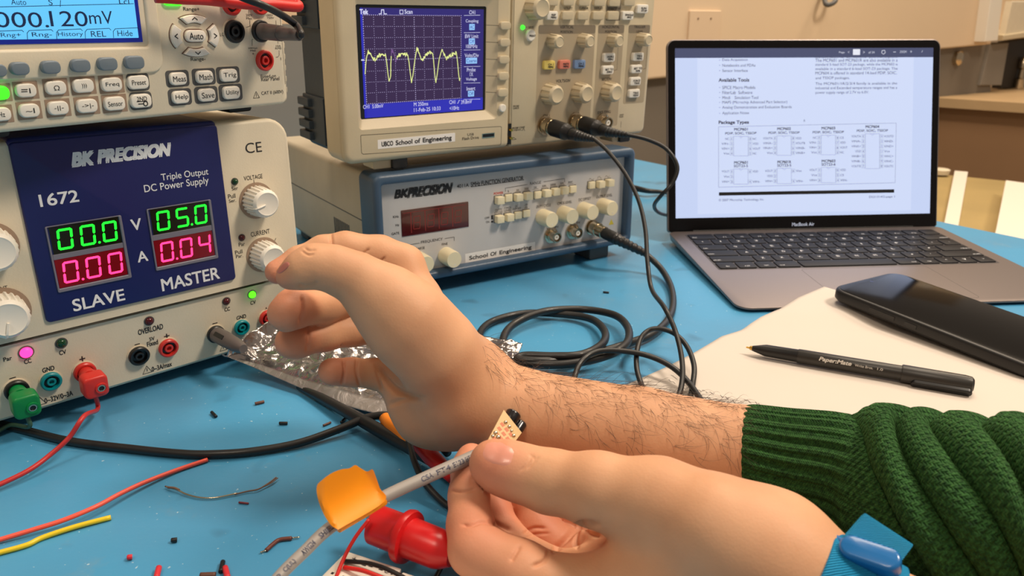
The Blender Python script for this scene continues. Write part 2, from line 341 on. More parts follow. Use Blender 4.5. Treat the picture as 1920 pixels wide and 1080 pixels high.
lo = PY0; V = [(PX0, cy+.5, -1.5), (PX1, cy+.5, -1.5), (PX1, lo+2, -6), (PX0, lo+2, -6), (PX1, lo, -8), (PX0, lo, -8), (PX1, lo, -14), (PX0, lo, -14), (PX0, cy+.5, -14), (PX1, cy+.5, -14)]
mb.add(V, [(3, 2, 1, 0), (5, 4, 2, 3), (7, 6, 4, 5), (0, 1, 9, 8), (1, 2, 4, 6, 9), (0, 8, 7, 5, 3)]); mb.build('terminal_fascia', M['cream'], psu, PS)
LW = -4.2                                                            # mean height of the terminal fascia
LF = Frame(PS.w(0, cy+.5, -1.5), PS.X, PS.w(0, cy+.5, -1.5)-PS.w(0, lo+2, -6))       # terminal fascia plane
bx0, bx1 = -1.5, W_
mb = MB(); rbox(mb, bx0, bx1, 0, 101.0, -2, 1.8, 2.5, 1); mb.build('display_panel', M['navy'], psu, PS, smooth='auto')
mb = MB(); rbox(mb, bx0-.5, bx1, 96, 103.2, -60, 1.0, 2.5, 2.4); mb.build('top_trim', M['navy'], psu, PS, smooth='auto')
mb = MB()
for sx in (PX0+25, PX1-25): lathe(mb, sx, 0, [(0, 0.1)], 3) if False else rbox(mb, sx-9, sx+9, -63, PY0+.5, -40, -22, 3, 1)
for sx in (PX0+25, PX1-25): rbox(mb, sx-9, sx+9, -63, PY0+.5, -285, -265, 3, 1)
mb.each('foot', M['rubber'], psu, PS)
tw = MB(); B = 1.8
text_ = lambda s, Z, X, Y, w, h, **k: lab(PS, tw, s, Z(X, Y), w/3.1767, h/3.1767, plane=B, **k)
text_('BK', Z2, 497, 247, 122, 78, bold=.055, shear=.25); text_('PRECISION', Z2, 805, 212, 425, 74, bold=.055, shear=.25)
text_('Triple Output', Z2, 1103, 345, 285, 52); text_('DC Power Supply', Z2, 1056, 405, 390, 56)
text_('1672', Z2, 352, 482, 236, 72, bold=.02); text_('V', Z2, 811, 638, 62, 66, bold=.02); text_('A', Z2, 848, 828, 62, 62, bold=.02)
text_('SLAVE', Z3, 590, 198, 318, 70, bold=.02); text_('MASTER', Z3, 1138, 72, 352, 72, bold=.02)
tw.build('panel_lettering', M['inkw'], psu, PS)
E_G = emis('green_led_digits', (20, 255, 40), 2.6); E_R = emis('red_led_digits', (255, 40, 96), 4.2)
M['lcdg'] = mat('dark_green_window', (8, 22, 8), .2); M['lcdr'] = mat('dark_red_window', (70, 2, 10), .2, emit=(160, 0, 20), es=.35)
M['wframe'] = mat('window_surround', (120, 118, 132), .35)
def window(quad, m_, digs, em, dots, name):
    c = [PS.px(*Z2(*q), B) for q in quad]; x0 = (c[0][0]+c[3][0])/2; x1 = (c[1][0]+c[2][0])/2; y1 = (c[0][1]+c[1][1])/2; y0 = (c[2][1]+c[3][1])/2
    mb = MB(); rbox(mb, x0, x1, y0, y1, B-.4, B+.12, .3, .05); wdw = mb.build(name, m_, psu, PS)
    mb = MB(); n = 3; W = x1-x0; Hh = y1-y0; dw = W*.22; 
    for i, ch in enumerate(digs):
        seg7(mb, ch, x0+W*(.085+.325*i), y0+Hh*.12, dw, Hh*.76, 1.3, B+.2, dot=(i == dots))
    mb.build('digits', em, wdw, PS); return x0, x1, y0, y1
a = window([(290, 655), (706, 590), (722, 748), (318, 818)], M['lcdg'], '000', E_G, 1, 'voltage_window')
b = window([(325, 848), (738, 776), (756, 935), (352, 1020)], M['lcdr'], '000', E_R, 0, 'current_window')
c = window([(893, 550), (1240, 495), (1253, 640), (912, 705)], M['lcdg'], '050', E_G, 1, 'voltage_window')
d = window([(915, 735), (1262, 672), (1278, 822), (935, 888)], M['lcdr'], '004', E_R, 0, 'current_window')
for (u, v) in ((a, b), (c, d)):
    mb = MB(); x0 = min(u[0], v[0])-.3; x1 = max(u[1], v[1])+.2
    ring_prism(mb, rrect(x0-1, x1+1.6, v[2]-2.4, u[3]+.6, .8), rrect(x0, x1, v[2]-.2, u[3]+.0, .4), B-.3, B+.9, .4, .5)
    rbox(mb, x0, x1, v[3], u[2], B-.3, B+.5, .2, .2); mb.build('window_bezel', M['wframe'], psu, PS)
# control knobs
def fluted_knob(parent, fr, p, r, hgt, m_, h0=0., fl=22, name='knob', collar=None, ptr=None, capf=.78, seg=132):
    a, b = fr.px(*p, h0)
    if collar is not None:
        mb = MB(); lathe(mb, a, b, [(h0-.5, r*1.18), (h0+.35, r*1.18), (h0+.4, r*1.0), (h0+.4, .1)], 40, cap1=False); mb.build('knob_collar', collar, parent, fr, smooth='auto')
    mb = MB(); lathe(mb, a, b, [(h0, r), (h0+hgt*.78, r*.93), (h0+hgt*.86, r*.88), (h0+hgt*.97, r*capf), (h0+hgt, r*capf*.93), (h0+hgt-.4, r*capf*.82), (h0+hgt-.5, .05)], seg, fl, r*.085, (h0, h0+hgt*.8), cap1=False)
    k = mb.build(name, m_, parent, fr, smooth='auto')
    if ptr is not None:
        mb = MB(); c, s = math.cos(ptr), math.sin(ptr); P = [fr.w(a+c*r*.15, b+s*r*.15, h0+hgt), fr.w(a+c*r*.8, b+s*r*.8, h0+hgt*.95), fr.w(a+c*r*.95, b+s*r*.95, h0+hgt*.4)]
        tube(mb, P, .7, 4, 6); mb.build('pointer', M['white'], k)
    return k
mk = M['white']; col = M['brown']
fluted_knob(psu, PS, Z2(1528, 496), 10.2, 15, mk, collar=col, ptr=math.radians(195))
fluted_knob(psu, PS, Z2(1568, 818), 10.2, 15, mk, collar=col, ptr=math.radians(240))
fluted_knob(psu, PS, Z3(10, 275), 12.0, 15, mk, collar=col, ptr=math.radians(255))
fluted_knob(psu, PS, Z2(-60, 775), 11.6, 15, mk, collar=col)
tk = MB(); L = lambda s, Z, X, Y, w, h, fr=PS, pl=0., **k: lab(fr, tk, s, Z(X, Y), w/3.1767, h/3.1767, plane=pl, **k)
L('CE', Z2, 1510, 180, 98, 62, bold=0.0); L('VOLTAGE', Z2, 1508, 357, 112, 26); L('Ser', Z2, 1398, 423, 38, 22); L('Pull', Z2, 1380, 469, 44, 26); L('Ser.', Z2, 1384, 496, 42, 20)
L('CURRENT', Z2, 1550, 688, 114, 28); L('Par', Z2, 1440, 756, 38, 22); L('Pull', Z2, 1422, 802, 44, 24); L('Par.', Z2, 1426, 826, 42, 20); L('NT', Z3, 24, 128, 44, 26)
def tick(Z, p, q, wd=.35): stroke(tk, [PS.px(*Z(*p)), PS.px(*Z(*q))], wd, .13)
tick(Z2, (1511, 374), (1513, 390)); tick(Z2, (1632, 742), (1643, 720)); tick(Z3, (96, 188), (110, 164))
for s, X, Y, w, h in [('Par', 45, 548, 52, 24), ('CC', 165, 563, 44, 26), ('CV', 373, 510, 42, 26), ('GND', 288, 610, 74, 28), ('-', 75, 662, 40, 5), ('+', 490, 549, 34, 32), ('0~32V/0~3A', 350, 775, 176, 30),
                      ('OVERLOAD', 897, 373, 152, 32), ('-', 817, 462, 32, 5), ('5V', 905, 429, 32, 22), ('Fixed', 908, 455, 66, 28), ('+', 993, 413, 32, 28), ('0~3A/max', 964, 594, 122, 28),
                      ('-', 1280, 337, 30, 5), ('GND', 1437, 300, 56, 24), ('+', 1586, 255, 26, 26), ('CC', 1353, 253, 32, 22), ('CV', 1507, 213, 32, 22)]:
    a_, b_ = LF.px(*Z3(X, Y)); a0, _ = LF.px(*Z3(X-w/2, Y)); a1, _ = LF.px(*Z3(X+w/2, Y)); _, b0 = LF.px(*Z3(X, Y+h/2)); _, b1 = LF.px(*Z3(X, Y-h/2))
    m2 = MB(); text(m2, s, a_, b_, abs(a1-a0), abs(b1-b0), .15, bold=.02)
    v = np.concatenate(m2.v); P = LF.O+v[:, :1]*LF.X+v[:, 1:2]*LF.V+v[:, 2:3]*LF.N-PS.O; tk.add(np.column_stack([P@PS.X, P@PS.V, P@PS.N]), m2.f)
for X, Y, s_ in ((235, 800, 34), (876, 614, 30), (1330, 482, 26)):
    a_, b_ = LF.px(*Z3(X, Y)); r_ = s_/3.1767*.3; m2 = MB(); pts = [(a_-r_, b_-r_*.8), (a_+r_, b_-r_*.8), (a_, b_+r_), (a_-r_, b_-r_*.8)]; stroke(m2, pts, .3, .15); stroke(m2, [(a_, b_+r_*.4), (a_, b_-r_*.3)], .4, .15)
    v = np.concatenate(m2.v); P = LF.O+v[:, :1]*LF.X+v[:, 1:2]*LF.V+v[:, 2:3]*LF.N-PS.O; tk.add(np.column_stack([P@PS.X, P@PS.V, P@PS.N]), m2.f)
tk.build('fascia_lettering', M['ink'], psu, PS)
def led(parent, fr, p, r, m_, h0=0., ring=True):
    a, b = fr.px(*p, h0+.6); mb = MB(); lathe(mb, a, b, [(h0-1, r), (h0+.8, r), (h0+1.8, r*.8), (h0+2.4, r*.4), (h0+2.5, .05)], 16, cap1=False); o = mb.build('indicator_light', m_, parent, fr, smooth='auto')
    if ring: mb = MB(); lathe(mb, a, b, [(h0-.2, r*1.25), (h0+.3, r*1.25), (h0+.3, r)], 20, cap1=False); mb.build('light_ring', M['dgrey'], o, fr)
    return o
M['ledg'] = mat('unlit_green_lens', (14, 62, 34), .15); M['ledr'] = mat('unlit_red_lens', (78, 14, 22), .15)
E_LG = emis('lit_green_lens', (70, 255, 20), 3.2); E_LR = emis('lit_red_lens', (255, 40, 110), 4.5)
led(psu, PS, Z2(1400, 383), 1.9, M['ledg']); led(psu, PS, Z2(1442, 717), 1.9, M['ledr'])
led(psu, LF, Z3(157, 512), 3.2, E_LR); led(psu, LF, Z3(367, 457), 2.7, M['ledg']); led(psu, LF, Z3(890, 325), 2.5, M['ledr']); led(psu, LF, Z3(1350, 207), 2.3, M['ledr']); led(psu, LF, Z3(1503, 167), 2.5, E_LG)
def jack(parent, fr, p, r, m_, inner=None, h0=0., hgt=3.):
    a, b = fr.px(*p, h0+hgt); mb = MB(); inner = inner or m_
    lathe(mb, a, b, [(h0-1, r), (h0+hgt-.6, r), (h0+hgt, r*.9), (h0+hgt, r*.74), (h0+hgt-2.4, r*.70), (h0+hgt-2.4, r*.44)], 32, cap1=False)
    o = mb.build('socket', m_, parent, fr, smooth='auto')
    mb = MB(); lathe(mb, a, b, [(h0+hgt-2.5, r*.44), (h0+hgt-.5, r*.44), (h0+hgt-.3, r*.38), (h0+hgt-.4, r*.24), (h0+hgt-2.6, r*.22), (h0+hgt-2.6, .05)], 24, cap1=False); mb.build('contact_sleeve', inner, o, fr, smooth='auto')
    mb = MB(); lathe(mb, a, b, [(h0-.5, r*1.09), (h0+.5, r*1.09), (h0+.6, r*1.0)], 32, cap1=False); mb.build('socket_ring', M['cream'], o, fr, smooth='auto')
    mb = MB(); lathe(mb, a, b, [(h0+hgt-2.39, r*.71), (h0+hgt-2.39, r*.43)], 24, cap1=False); mb.build('socket_recess', M['black'], o, fr)
    return a, b
jk = {}
for k, p, r, m_ in [('green', (105, 745), 6.3, M['black']), ('gnd', (310, 690), 5.6, M['teal']), ('redL', (512, 635), 6.2, M['red']), ('blk5', (835, 538), 6.2, M['black']), ('red5', (1010, 490), 6.1, M['red']), ('blkM', (1293, 408), 6.0, M['black']), ('gndM', (1447, 367), 5.4, M['teal']), ('redM', (1600, 312), 5.9, M['red'])]:
    jk[k] = jack(psu, LF, Z3(*p), r, m_)
# banana plugs in the left terminals
def plug(nm, m_, key, label, wire_m):
    a, b = jk[key]; root = empty(nm, LF.w(a, b, 3), label, 'plug')
    mb = MB(); lathe(mb, a, b, [(1, 4.2), (8, 4.6), (8.1, 5.0), (10.5, 5.0)], 24); mb.build('collar', m_, root, LF, smooth='auto')
    P = LF.w(a, b, 10); dn = -LF.V*.55+LF.N*.85; dn /= np.linalg.norm(dn)
    FB = Frame(P+LF.N*4, LF.X, np.cross(dn, LF.X)); FB = Frame(P, LF.X, LF.V)
    mb = MB(); rbox(mb, -6.2, 7.2, -9.5, 4.5, -1, 9, 3.2, 1.6, back=True); mb.build('housing', m_, root, FB, smooth='auto')
    FB2 = Frame(FB.w(2.8, -3.5, 9), LF.X, LF.V)
    mb = MB(); lathe(mb, 0, 0, [(-.5, 3.4), (.9, 3.2), (.9, 2.3), (-1, 2.2), (-1.2, .05)], 24, cap1=False); mb.build('stacking_hole', m_, root, FB2, smooth='auto')
    mb = MB(); lathe(mb, 0, 0, [(.2, 2.25), (.6, 2.1), (.6, 1.5), (0, 1.4)], 20, cap1=False); mb.build('contact', M['metal'], root, FB2, smooth='auto')
    mb = MB(); lathe(mb, 0, 0, [(.1, 1.5), (.1, .05)], 16, cap1=False); mb.build('bore', M['black'], root, FB2)
    return root, FB.w(0, -9, 5)
pg, gend = plug('banana_plug', M['green'], 'green', 'green stackable banana plug in the leftmost black terminal of the power supply', None)
pr, rend = plug('banana_plug', M['red'], 'redL', 'red stackable banana plug in the left red terminal of the power supply', None)
# grey shrouded plug in the master minus terminal
a, b = jk['blkM']; gp = empty('banana_plug', LF.w(a, b, 3), 'grey shrouded banana plug in the right black terminal, reaching over the silver bag', 'plug')
P = LF.w(a, b, 1); Q = at(*Z3(1450, 490), (P-CC)@CF-26)
mb = MB(); tube(mb, [P, P+(Q-P)*.4, P+(Q-P)*.8, Q], [5.2, 5.2, 4.4, 2.8], 6, 24); mb.build('shroud', M['greyplug'], gp, smooth='auto')
mid = P+(Q-P)*.34; T = (Q-P)/np.linalg.norm(Q-P); tocam = CC-mid; tocam /= np.linalg.norm(tocam); S_ = np.cross(T, tocam); S_ /= np.linalg.norm(S_); N2 = np.cross(S_, T)
FR_ = Frame(mid+N2*4.7, T, np.cross(N2, T)); mb = MB(); rbox(mb, -6, 6, -1.5, 1.5, -1, .7, .6, .2); mb.build('slot', M['black'], gp, FR_)
Gq = Q
# ============================================================ MULTIMETER (top left)
def lab2(fr, mb, s, Z, sc, X, Y, w, h, plane=0., **k): lab(fr, mb, s, Z(X, Y), w/sc, h/sc, plane=plane, **k)
DM = face_frame(-147, 510, 173, .973, -.056)
dmm = empty('bench_multimeter', DM.w(-90, 0, -100), 'cream bench multimeter with a lit cyan display, standing on the power supply', 'multimeter')
def Dp(X, Y, h=0.): return DM.px(*Z1(X, Y), h)
DW = 190
mb = MB(); rbox(mb, -DW, 0, 0, 90, -18, 0, 5, 2.5, 6); mb.build('front_panel', M['cream'], dmm, DM, smooth='auto')
mb = MB(); rbox(mb, -DW+4, -4, 3, 87, -260, -17, 4, 1); mb.build('casing', M['casing'], dmm, DM, smooth='auto')
mb = MB()
rbox(mb, -8, 5.5, -.5, 42, -34, -6, 4, 2.5); 
for k in range(5): rbox(mb, 4.6, 6.8, 6+k*7, 10+k*7, -33, -8, 1, .6)
mb.build('corner_bumper', M['casing'], dmm, DM, smooth='auto')
mb = MB(); rbox(mb, -30, -12, -6, 1, -40, -22, 2, 1); rbox(mb, -30, -12, -6, 1, -230, -210, 2, 1); rbox(mb, -178, -160, -6, 1, -40, -22, 2, 1); mb.each('foot', M['rubber'], dmm, DM)
a1, b0 = Dp(975, 440); mb = MB()                                     # raised display surround
ring_prism(mb, rrect(-DW+3, a1, b0+1, 87, 7), rrect(-DW+8, Dp(838, 100)[0]+2.5, Dp(838, 236)[1]-3.5, 84, 2), -.5, 1.6, 1.2, 1.6); mb.build('display_surround', M['cream'], dmm, DM, smooth='auto')
E_L = emis('lit_cyan_display', (100, 200, 255), 1.1)
x1, y0 = Dp(826, 232); x1b, _ = Dp(795, 10); x1 = (x1+x1b)/2
mb = MB(); rbox(mb, -DW+10, x1+2.2, y0-1.6, 83, -.5, .3, .3, .05); mb.build('display_border', mat('deep_blue_border', (16, 30, 120), .3, emit=(10, 40, 180), es=.3), dmm, DM)
mb = MB(); rbox(mb, -DW+11, x1, y0+.6, 82, 0, .5, .3, .05); disp = mb.build('display', E_L, dmm, DM)
M['lcdink'] = mat('display_ink', (6, 40, 90), .5); tk = MB()
D = lambda s, X, Y, w, h, **k: lab2(DM, tk, s, Z1, 3.1767, X, Y, w, h, plane=.5, **k)
D('000.', 130, 118, 320, 92, bold=-.005); D('120', 410, 112, 225, 92, bold=-.005); D('mV', 600, 104, 140, 78, bold=-.005); D('0', -60, 122, 90, 92)
for s, X, Y, w in (('Rng+', 65, 212, 120), ('Rng-', 250, 209, 120), ('History', 420, 206, 150), ('REL', 586, 202, 90), ('Hide', 744, 198, 90)):
    D(s, X, Y, w, 34, bold=-.02)
for x in (-20, 155, 330, 500, 668):
    p = [Dp(x+8, 238-x*.02, .5), Dp(x+6, 200-x*.02, .5), Dp(x+18, 185-x*.02, .5), Dp(x+150, 180-x*.022, .5), Dp(x+160, 190-x*.022, .5)]; stroke(tk, p, .3, .62)
D('Auto', 110, 12, 90, 34, bold=-.01); D('S', 300, 14, 24, 34, bold=-.01); D('Lcl', 738, 8, 60, 34, bold=-.01)
stroke(tk, [Dp(-40, 42, .5), Dp(795, 22, .5)], .3, .62); stroke(tk, [Dp(360, 2, .5), Dp(358, 40, .5)], .3, .62)
tk.build('display_characters', M['lcdink'], disp, DM)
def key(parent, fr, p, w, h, m_, h0=0., hh=2., r=1.5, sc=1., name='key', yo=None):
    a, b = fr.px(*p, h0+hh) if yo is None else fr.px(*p, yo); a0, _ = fr.px(p[0]-w/2/sc, p[1], h0+hh); a1, _ = fr.px(p[0]+w/2/sc, p[1], h0+hh); _, c0 = fr.px(p[0], p[1]+h/2/sc, h0+hh); _, c1 = fr.px(p[0], p[1]-h/2/sc, h0+hh)
    W, Hh = abs(a1-a0), abs(c1-c0); mb = MB(); rbox(mb, a-W/2, a+W/2, b-Hh/2, b+Hh/2, h0-.5, h0+hh, min(r, W/2.01, Hh/2.01), min(.7, hh*.45)); return mb.build(name, m_, parent, fr, smooth='auto'), (a, b, W, Hh)
for X, Y in ((-10, 422), (125, 410), (310, 402), (487, 392), (648, 382), (808, 373)):
    key(dmm, DM, Z1(X, Y), 112, 78, M['bluekey'], 1.5, 3, 2.6, 3.1767, 'soft_key')
ink = MB(); sur = MB(); surd = MB()
def plate(mb, X, Y, w, h, r=.3):
    a, b = Dp(X, Y); a0, _ = Dp(X-w/2, Y); a1, _ = Dp(X+w/2, Y); _, c0 = Dp(X, Y+h/2); _, c1 = Dp(X, Y-h/2); W, Hh = abs(a1-a0), abs(c1-c0); rbox(mb, a-W/2, a+W/2, b-Hh/2, b+Hh/2, -.1, .12, r, .02)
KT = 2.2
E_K = emis('lit_green_key', (60, 255, 30), 2.0)
for i, (X, Y, s) in enumerate([(0, 555, ''), (160, 540, 'I'), (338, 524, '\u03a9'), (502, 512, ')))'), (670, 504, 'Freq'), (828, 491, 'Preset'), (10, 682, 'Hz'), (180, 660, '~I'), (352, 645, '-||-'), (524, 632, '->|-'), (688, 618, 'Sensor'), (845, 602, '2ND')]):
    dk = X > 800; plate(surd if dk else sur, X-6, Y-2, 150 if not dk else 135, 108, 2.2 if dk else .3)
    key(dmm, DM, Z1(X, Y), 122, 82, E_K if i == 0 else M['white'], 0, KT, 2.6, 3.1767)
    w = {'Freq': 80, 'Preset': 84, 'Sensor': 88, '2ND': 60, 'I': 10, '\u03a9': 34, ')))': 30, 'Hz': 40, '~I': 60, '-||-': 56, '->|-': 70, '': 0}[s]
    if s == '2ND': lab2(DM, ink, s, Z1, 3.1767, X, Y-14, 60, 26, plane=KT); stroke(ink, [Dp(X-30, Y+4, KT), Dp(X+30, Y, KT)], .4, KT+.13); stroke(ink, [Dp(X-20, Y+18, KT), Dp(X+12, Y+16, KT)], .5, KT+.13); stroke(ink, arc(*Dp(X+22, Y+15, KT), 1.2, 0, 360, 10), .5, KT+.13)
    elif s: lab2(DM, ink, s, Z1, 3.1767, X+(18 if s == 'I' else 0), Y, w, 30, plane=KT, bold=0)
    if s == 'I': [stroke(ink, [Dp(X-32, Y+dy, KT), Dp(X+2, Y+dy-1, KT)], .4, KT+.13) for dy in (-6, 6)]
for X, Y, s in ((1067, 470, 'Meas'), (1224, 459, 'Math'), (1368, 449, 'Trig'), (1082, 580, 'Help'), (1238, 567, 'Save'), (1384, 553, 'Utility')):
    plate(surd, X-10, Y-2, 140, 100, 2.0); key(dmm, DM, Z1(X, Y), 98, 76, M['white'], 0, KT, 2.6, 3.1767); lab2(DM, ink, s, Z1, 3.1767, X+2, Y, 76, 34, plane=KT, bold=.005)
sur.each('key_surround', M['brown'], dmm, DM); surd.each('key_surround', M['dgrey'], dmm, DM)
# arrow ring
sq = lambda P: [(x_, cb+(y_-cb)*.74) for x_, y_ in P]
ca, cb = Dp(1163, 214, 1); RX = abs(Dp(1305, 214, 1)[0]-Dp(1021, 214, 1)[0])/2
for k in range(4):
    a0 = 90*k+52-3; ring = []
    o_ = arc(ca, cb, RX, 90*k-33, 90*k+33, 10); i_ = arc(ca, cb, RX*.64, 90*k-27, 90*k+27, 6)[::-1]
    mb = MB(); prism(mb, np.array(sq(o_+i_)), -.3, 2, .5); mb.build('arrow_key', M['white'], dmm, DM, smooth='auto')
    c, s = math.cos(math.pi/2*k), math.sin(math.pi/2*k); R2 = RX*.82
    pts = [(ca+c*(R2-.8)-s*q*1.6, cb+s*(R2-.8)+c*q*1.6) if q else (ca+c*(R2+.9), cb+s*(R2+.9)) for q in (-1, 0, 1)]; stroke(ink, sq(pts), .55, 2.13)
mb = MB(); rbox(mb, ca-RX*.42, ca+RX*.42, cb-RX*.21, cb+RX*.21, -.3, 2, RX*.2, .5); mb.build('auto_key', M['white'], dmm, DM, smooth='auto')
text(ink, 'Auto', ca, cb, RX*.58, RX*.24, 2.13)
mb = MB()
for k in range(4): prism(mb, np.array(sq(arc(ca, cb, RX*1.04, 90*k-36, 90*k+36, 10)+arc(ca, cb, RX*.60, 90*k-30, 90*k+30, 6)[::-1])), -.1, .12)
rbox(mb, ca-RX*.46, ca+RX*.46, cb-RX*.25, cb+RX*.25, -.1, .12, RX*.24, .02); mb.build('key_outline', M['inkb'], dmm, DM)
for s, X, Y, w, h in (('Range+', 1140, 57, 96, 28), ('Range-', 1180, 355, 88, 28), ('Fused on', 1598, 453, 90, 20), ('Rear Panel', 1610, 470, 108, 22), ('CAT II (600V)', 1622, 553, 130, 26), ('LO', 1323, 205, 26, 20)):
    lab2(DM, ink, s, Z1, 3.1767, X, Y, w, h)
for s, X, Y, w, h in (('200V', 992, 192, 80, 32), ('Max', 992, 232, 70, 28), ('750V', 1262, 226, 90, 26), ('1000V', 1250, 192, 90, 26), ('500Vpk', 1040, 612, 120, 26), ('Max', 1042, 640, 70, 24), ('10A', 1362, 582, 60, 26), ('RMS', 1362, 612, 76, 26), ('1', 1393, 745, 12, 34), ('+', 1044, 680, 26, 28)):
    lab2(DM, ink, s, Z9, 6.75, X, Y, w, h, bold=0)
for pts in ([(985, 90), (988, 170)], [(1000, 255), (1003, 330), (955, 346)], [(1003, 330), (1050, 342)], [(1090, 495), (1030, 500), (1030, 578)], [(1330, 260), (1335, 320)], [(1355, 500), (1358, 550)], [(1370, 640), (1372, 700), (1355, 722), (1330, 724)], [(1385, 200), (1450, 1060)]):
    stroke(ink, [DM.px(*Z9(*p)) for p in pts], .25, .13)
a_, b_ = Dp(1526, 566); stroke(ink, [(a_-2.3, b_-1.8), (a_+2.3, b_-1.8), (a_, b_+2.2), (a_-2.3, b_-1.8)], .3, .13); stroke(ink, [(a_, b_+.8), (a_, b_-1)], .35, .13)
ink.build('panel_lettering', M['ink'], dmm, DM)
jack(dmm, DM, Z9(832, 402), 6.6, M['black']); J2 = DM.px(*Z9(1165, 396), 3); jack(dmm, DM, Z9(1165, 396), 6.6, M['black']); jack(dmm, DM, Z9(1212, 768), 6.3, M['red'])
jack(dmm, DM, Z9(795, 55), 6.3, M['red']); jack(dmm, DM, Z9(1155, 50), 6.3, M['red'])
mb = MB(); a_, b_ = Dp(1030, -6, 1); rbox(mb, a_-6, a_+6, b_-3.5, b_+3.5, -.3, 2, 3, .6); mb.build('run_key', E_K, dmm, DM)
# test leads in front of the multimeter
tl = empty('test_lead', DM.w(*J2, 3), 'black test lead with a grey plug in the lower sockets of the multimeter', 'test lead')
P = DM.w(J2[0], J2[1], 2); Q = at(*Z9(1630, 450), (P-CC)@CF-24)
mb = MB(); tube(mb, [P, P+(Q-P)*.5, P+(Q-P)*.52, Q], [5, 4.6, 4.3, 3.0], 6, 24); mb.build('plug', M['greyplug'], tl, smooth='auto')
def OD(X, Y, h): return DM.w(*DM.px(*Z9(X, Y), h), h)
dq = float((Q-CC)@CF)
mb = MB(); tube(mb, [P*.05+Q*.95, Q, at(*Z9(1648, 425), dq-3), OD(1580, 310, 34), OD(1380, 175, 38), OD(1150, 60, 38), OD(960, -10, 34), OD(600, -160, 26)], 2.1, 8, 12); mb.build('lead', M['rubber'], tl, smooth=True)
dr = dq+2
rl = tag((lambda m: (tube(m, [OD(-200, -40, 14), OD(150, -18, 18), OD(420, -8, 20), OD(700, 22, 22), OD(1000, 52, 24), OD(1300, 62, 26), OD(1580, 86, 26), OD(1612, 66, 25), OD(1540, 40, 22), OD(1250, 4, 16), OD(900, -60, 12), OD(500, -110, 10)], 3.1, 8, 14), m)[1])(MB()).build('test_lead', M['redrub'], smooth=True, loc=at(*Z9(1000, 50), dr)), 'thick red test lead looping across the top of the multimeter', 'test lead')

# ============================================================ FUNCTION GENERATOR
GF = face_frame(-113.7, 597.6, 14.4, .5697, 0); GW, GH = 273.8, 95.6
gen = empty('function_generator', GF.w(GW/2, 0, -100), 'grey function generator with blue bezel and dark red window, under the oscilloscope', 'function generator')
mb = MB(); ring_prism(mb, rrect(0, GW, 0, GH, 7, 6), rrect(7.5, GW-7.5, 7.5, GH-8.5, 2, 6), -22, 8, 4, 3); mb.build('bezel', M['bezel'], gen, GF, smooth='auto')
FP = -1.0
mb = MB(); rbox(mb, 5, GW-5, 5, GH-5, -6, FP, 1, .2); mb.build('front_panel', M['grey'], gen, GF)
mb = MB(); rbox(mb, 2.5, GW-2.5, 1, GH-1.5, -262, -20, 5, 1.5, back=True); mb.build('casing', M['casing'], gen, GF, smooth='auto')
mb = MB()
for k, y in enumerate((52.,)): bx(mb, (2.45, y, -140), (.5, .8, 235))
for k in range(10): bx(mb, (2.3, 30, -60-k*4), (.6, 22, 1.6))
mb.build('side_seam', M['dgrey'], gen, GF)
mb = MB(); [rbox(mb, x-12, x+12, -14.4, 1.5, -30, -4, 2, 1) for x in (28, GW-32)]; mb.each('foot', M['dgrey'], gen, GF)
mb = MB(); [rbox(mb, x-12, x+12, -14.4, 1.5, -250, -225, 2, 1) for x in (28, GW-32)]; mb.each('foot', M['dgrey'], gen, GF)
ink = MB(); inkr = MB(); G = lambda s, X, Y, w, h, m=None, **k: lab2(GF, m or ink, s, Z6, 3.4286, X, Y, w, h, plane=FP, **k)
def gs(pts, wd=.35, m=None): stroke(m or ink, [GF.px(*Z6(*p), FP) for p in pts], wd, FP+.13)
G('BK', 252, 318, 82, 50, bold=.06, shear=.3); G('PRECISION', 435, 297, 275, 58, bold=.06, shear=.3); G('4011A', 644, 268, 76, 22, bold=.02); G('5MHz FUNCTION GENERATOR', 867, 239, 338, 28, bold=.02); gs([(697, 276), (1037, 230)], .4)
gs([(918, 305), (916, 284), (1058, 260)]); G('RANGE', 1111, 250, 70, 18); gs([(1163, 243), (1297, 222), (1298, 245)])
for s, X, Y, w in (('5', 936, 305, 8), ('50', 995, 297, 17), ('500', 1053, 287, 26), ('5K', 1110, 279, 20), ('50K', 1167, 270, 28), ('500K', 1225, 261, 38), ('5M', 1280, 253, 20), ('INV', 1335, 245, 28)): G(s, X, Y, w, 13)
for X, Y in ((995, 307), (1053, 298), (1110, 290), (1167, 281), (1225, 272), (1280, 264), (1335, 256)): gs([(X-20, Y+3), (X+20, Y-3)], .25)
G('POWER', 873, 316, 60, 15, m=inkr, bold=.02)
for s, X, Y, w in (('DUTY', 873, 423, 44), ('CYCLE', 872, 440, 50), ('CMOS', 932, 410, 44), ('LEVEL', 933, 427, 46), ('DC', 991, 400, 22), ('OFFSET', 992, 416, 52), ('-20', 1049, 391, 22), ('dB', 1050, 408, 20), ('OFF', 800, 475, 30), ('ON', 803, 501, 22)): G(s, X, Y, w, 13)
for X, Y, hh in ((832, 471, 18), (832, 499, 8)):
    a, b = GF.px(*Z6(X, Y), FP); mb = ink; V = [(a-1.1, b-hh*.11, FP+.13), (a+1.1, b-hh*.11, FP+.13), (a+1.1, b+hh*.11, FP+.13), (a-1.1, b+hh*.11, FP+.13)]; mb.add(V, [(0, 1, 2, 3)])
for s, X, Y, w in (('KHz', 213, 467, 36), ('Hz', 222, 521, 22), ('GATE', 210, 575, 50)): G(s, X, Y, w, 15, bold=.02)
G('FREQUENCY', 445, 622, 140, 20); gs([(302, 662), (300, 648), (364, 637)]); gs([(528, 608), (588, 598), (588, 622)]); G('COARSE', 362, 672, 74, 16); G('FINE', 527, 643, 38, 15)
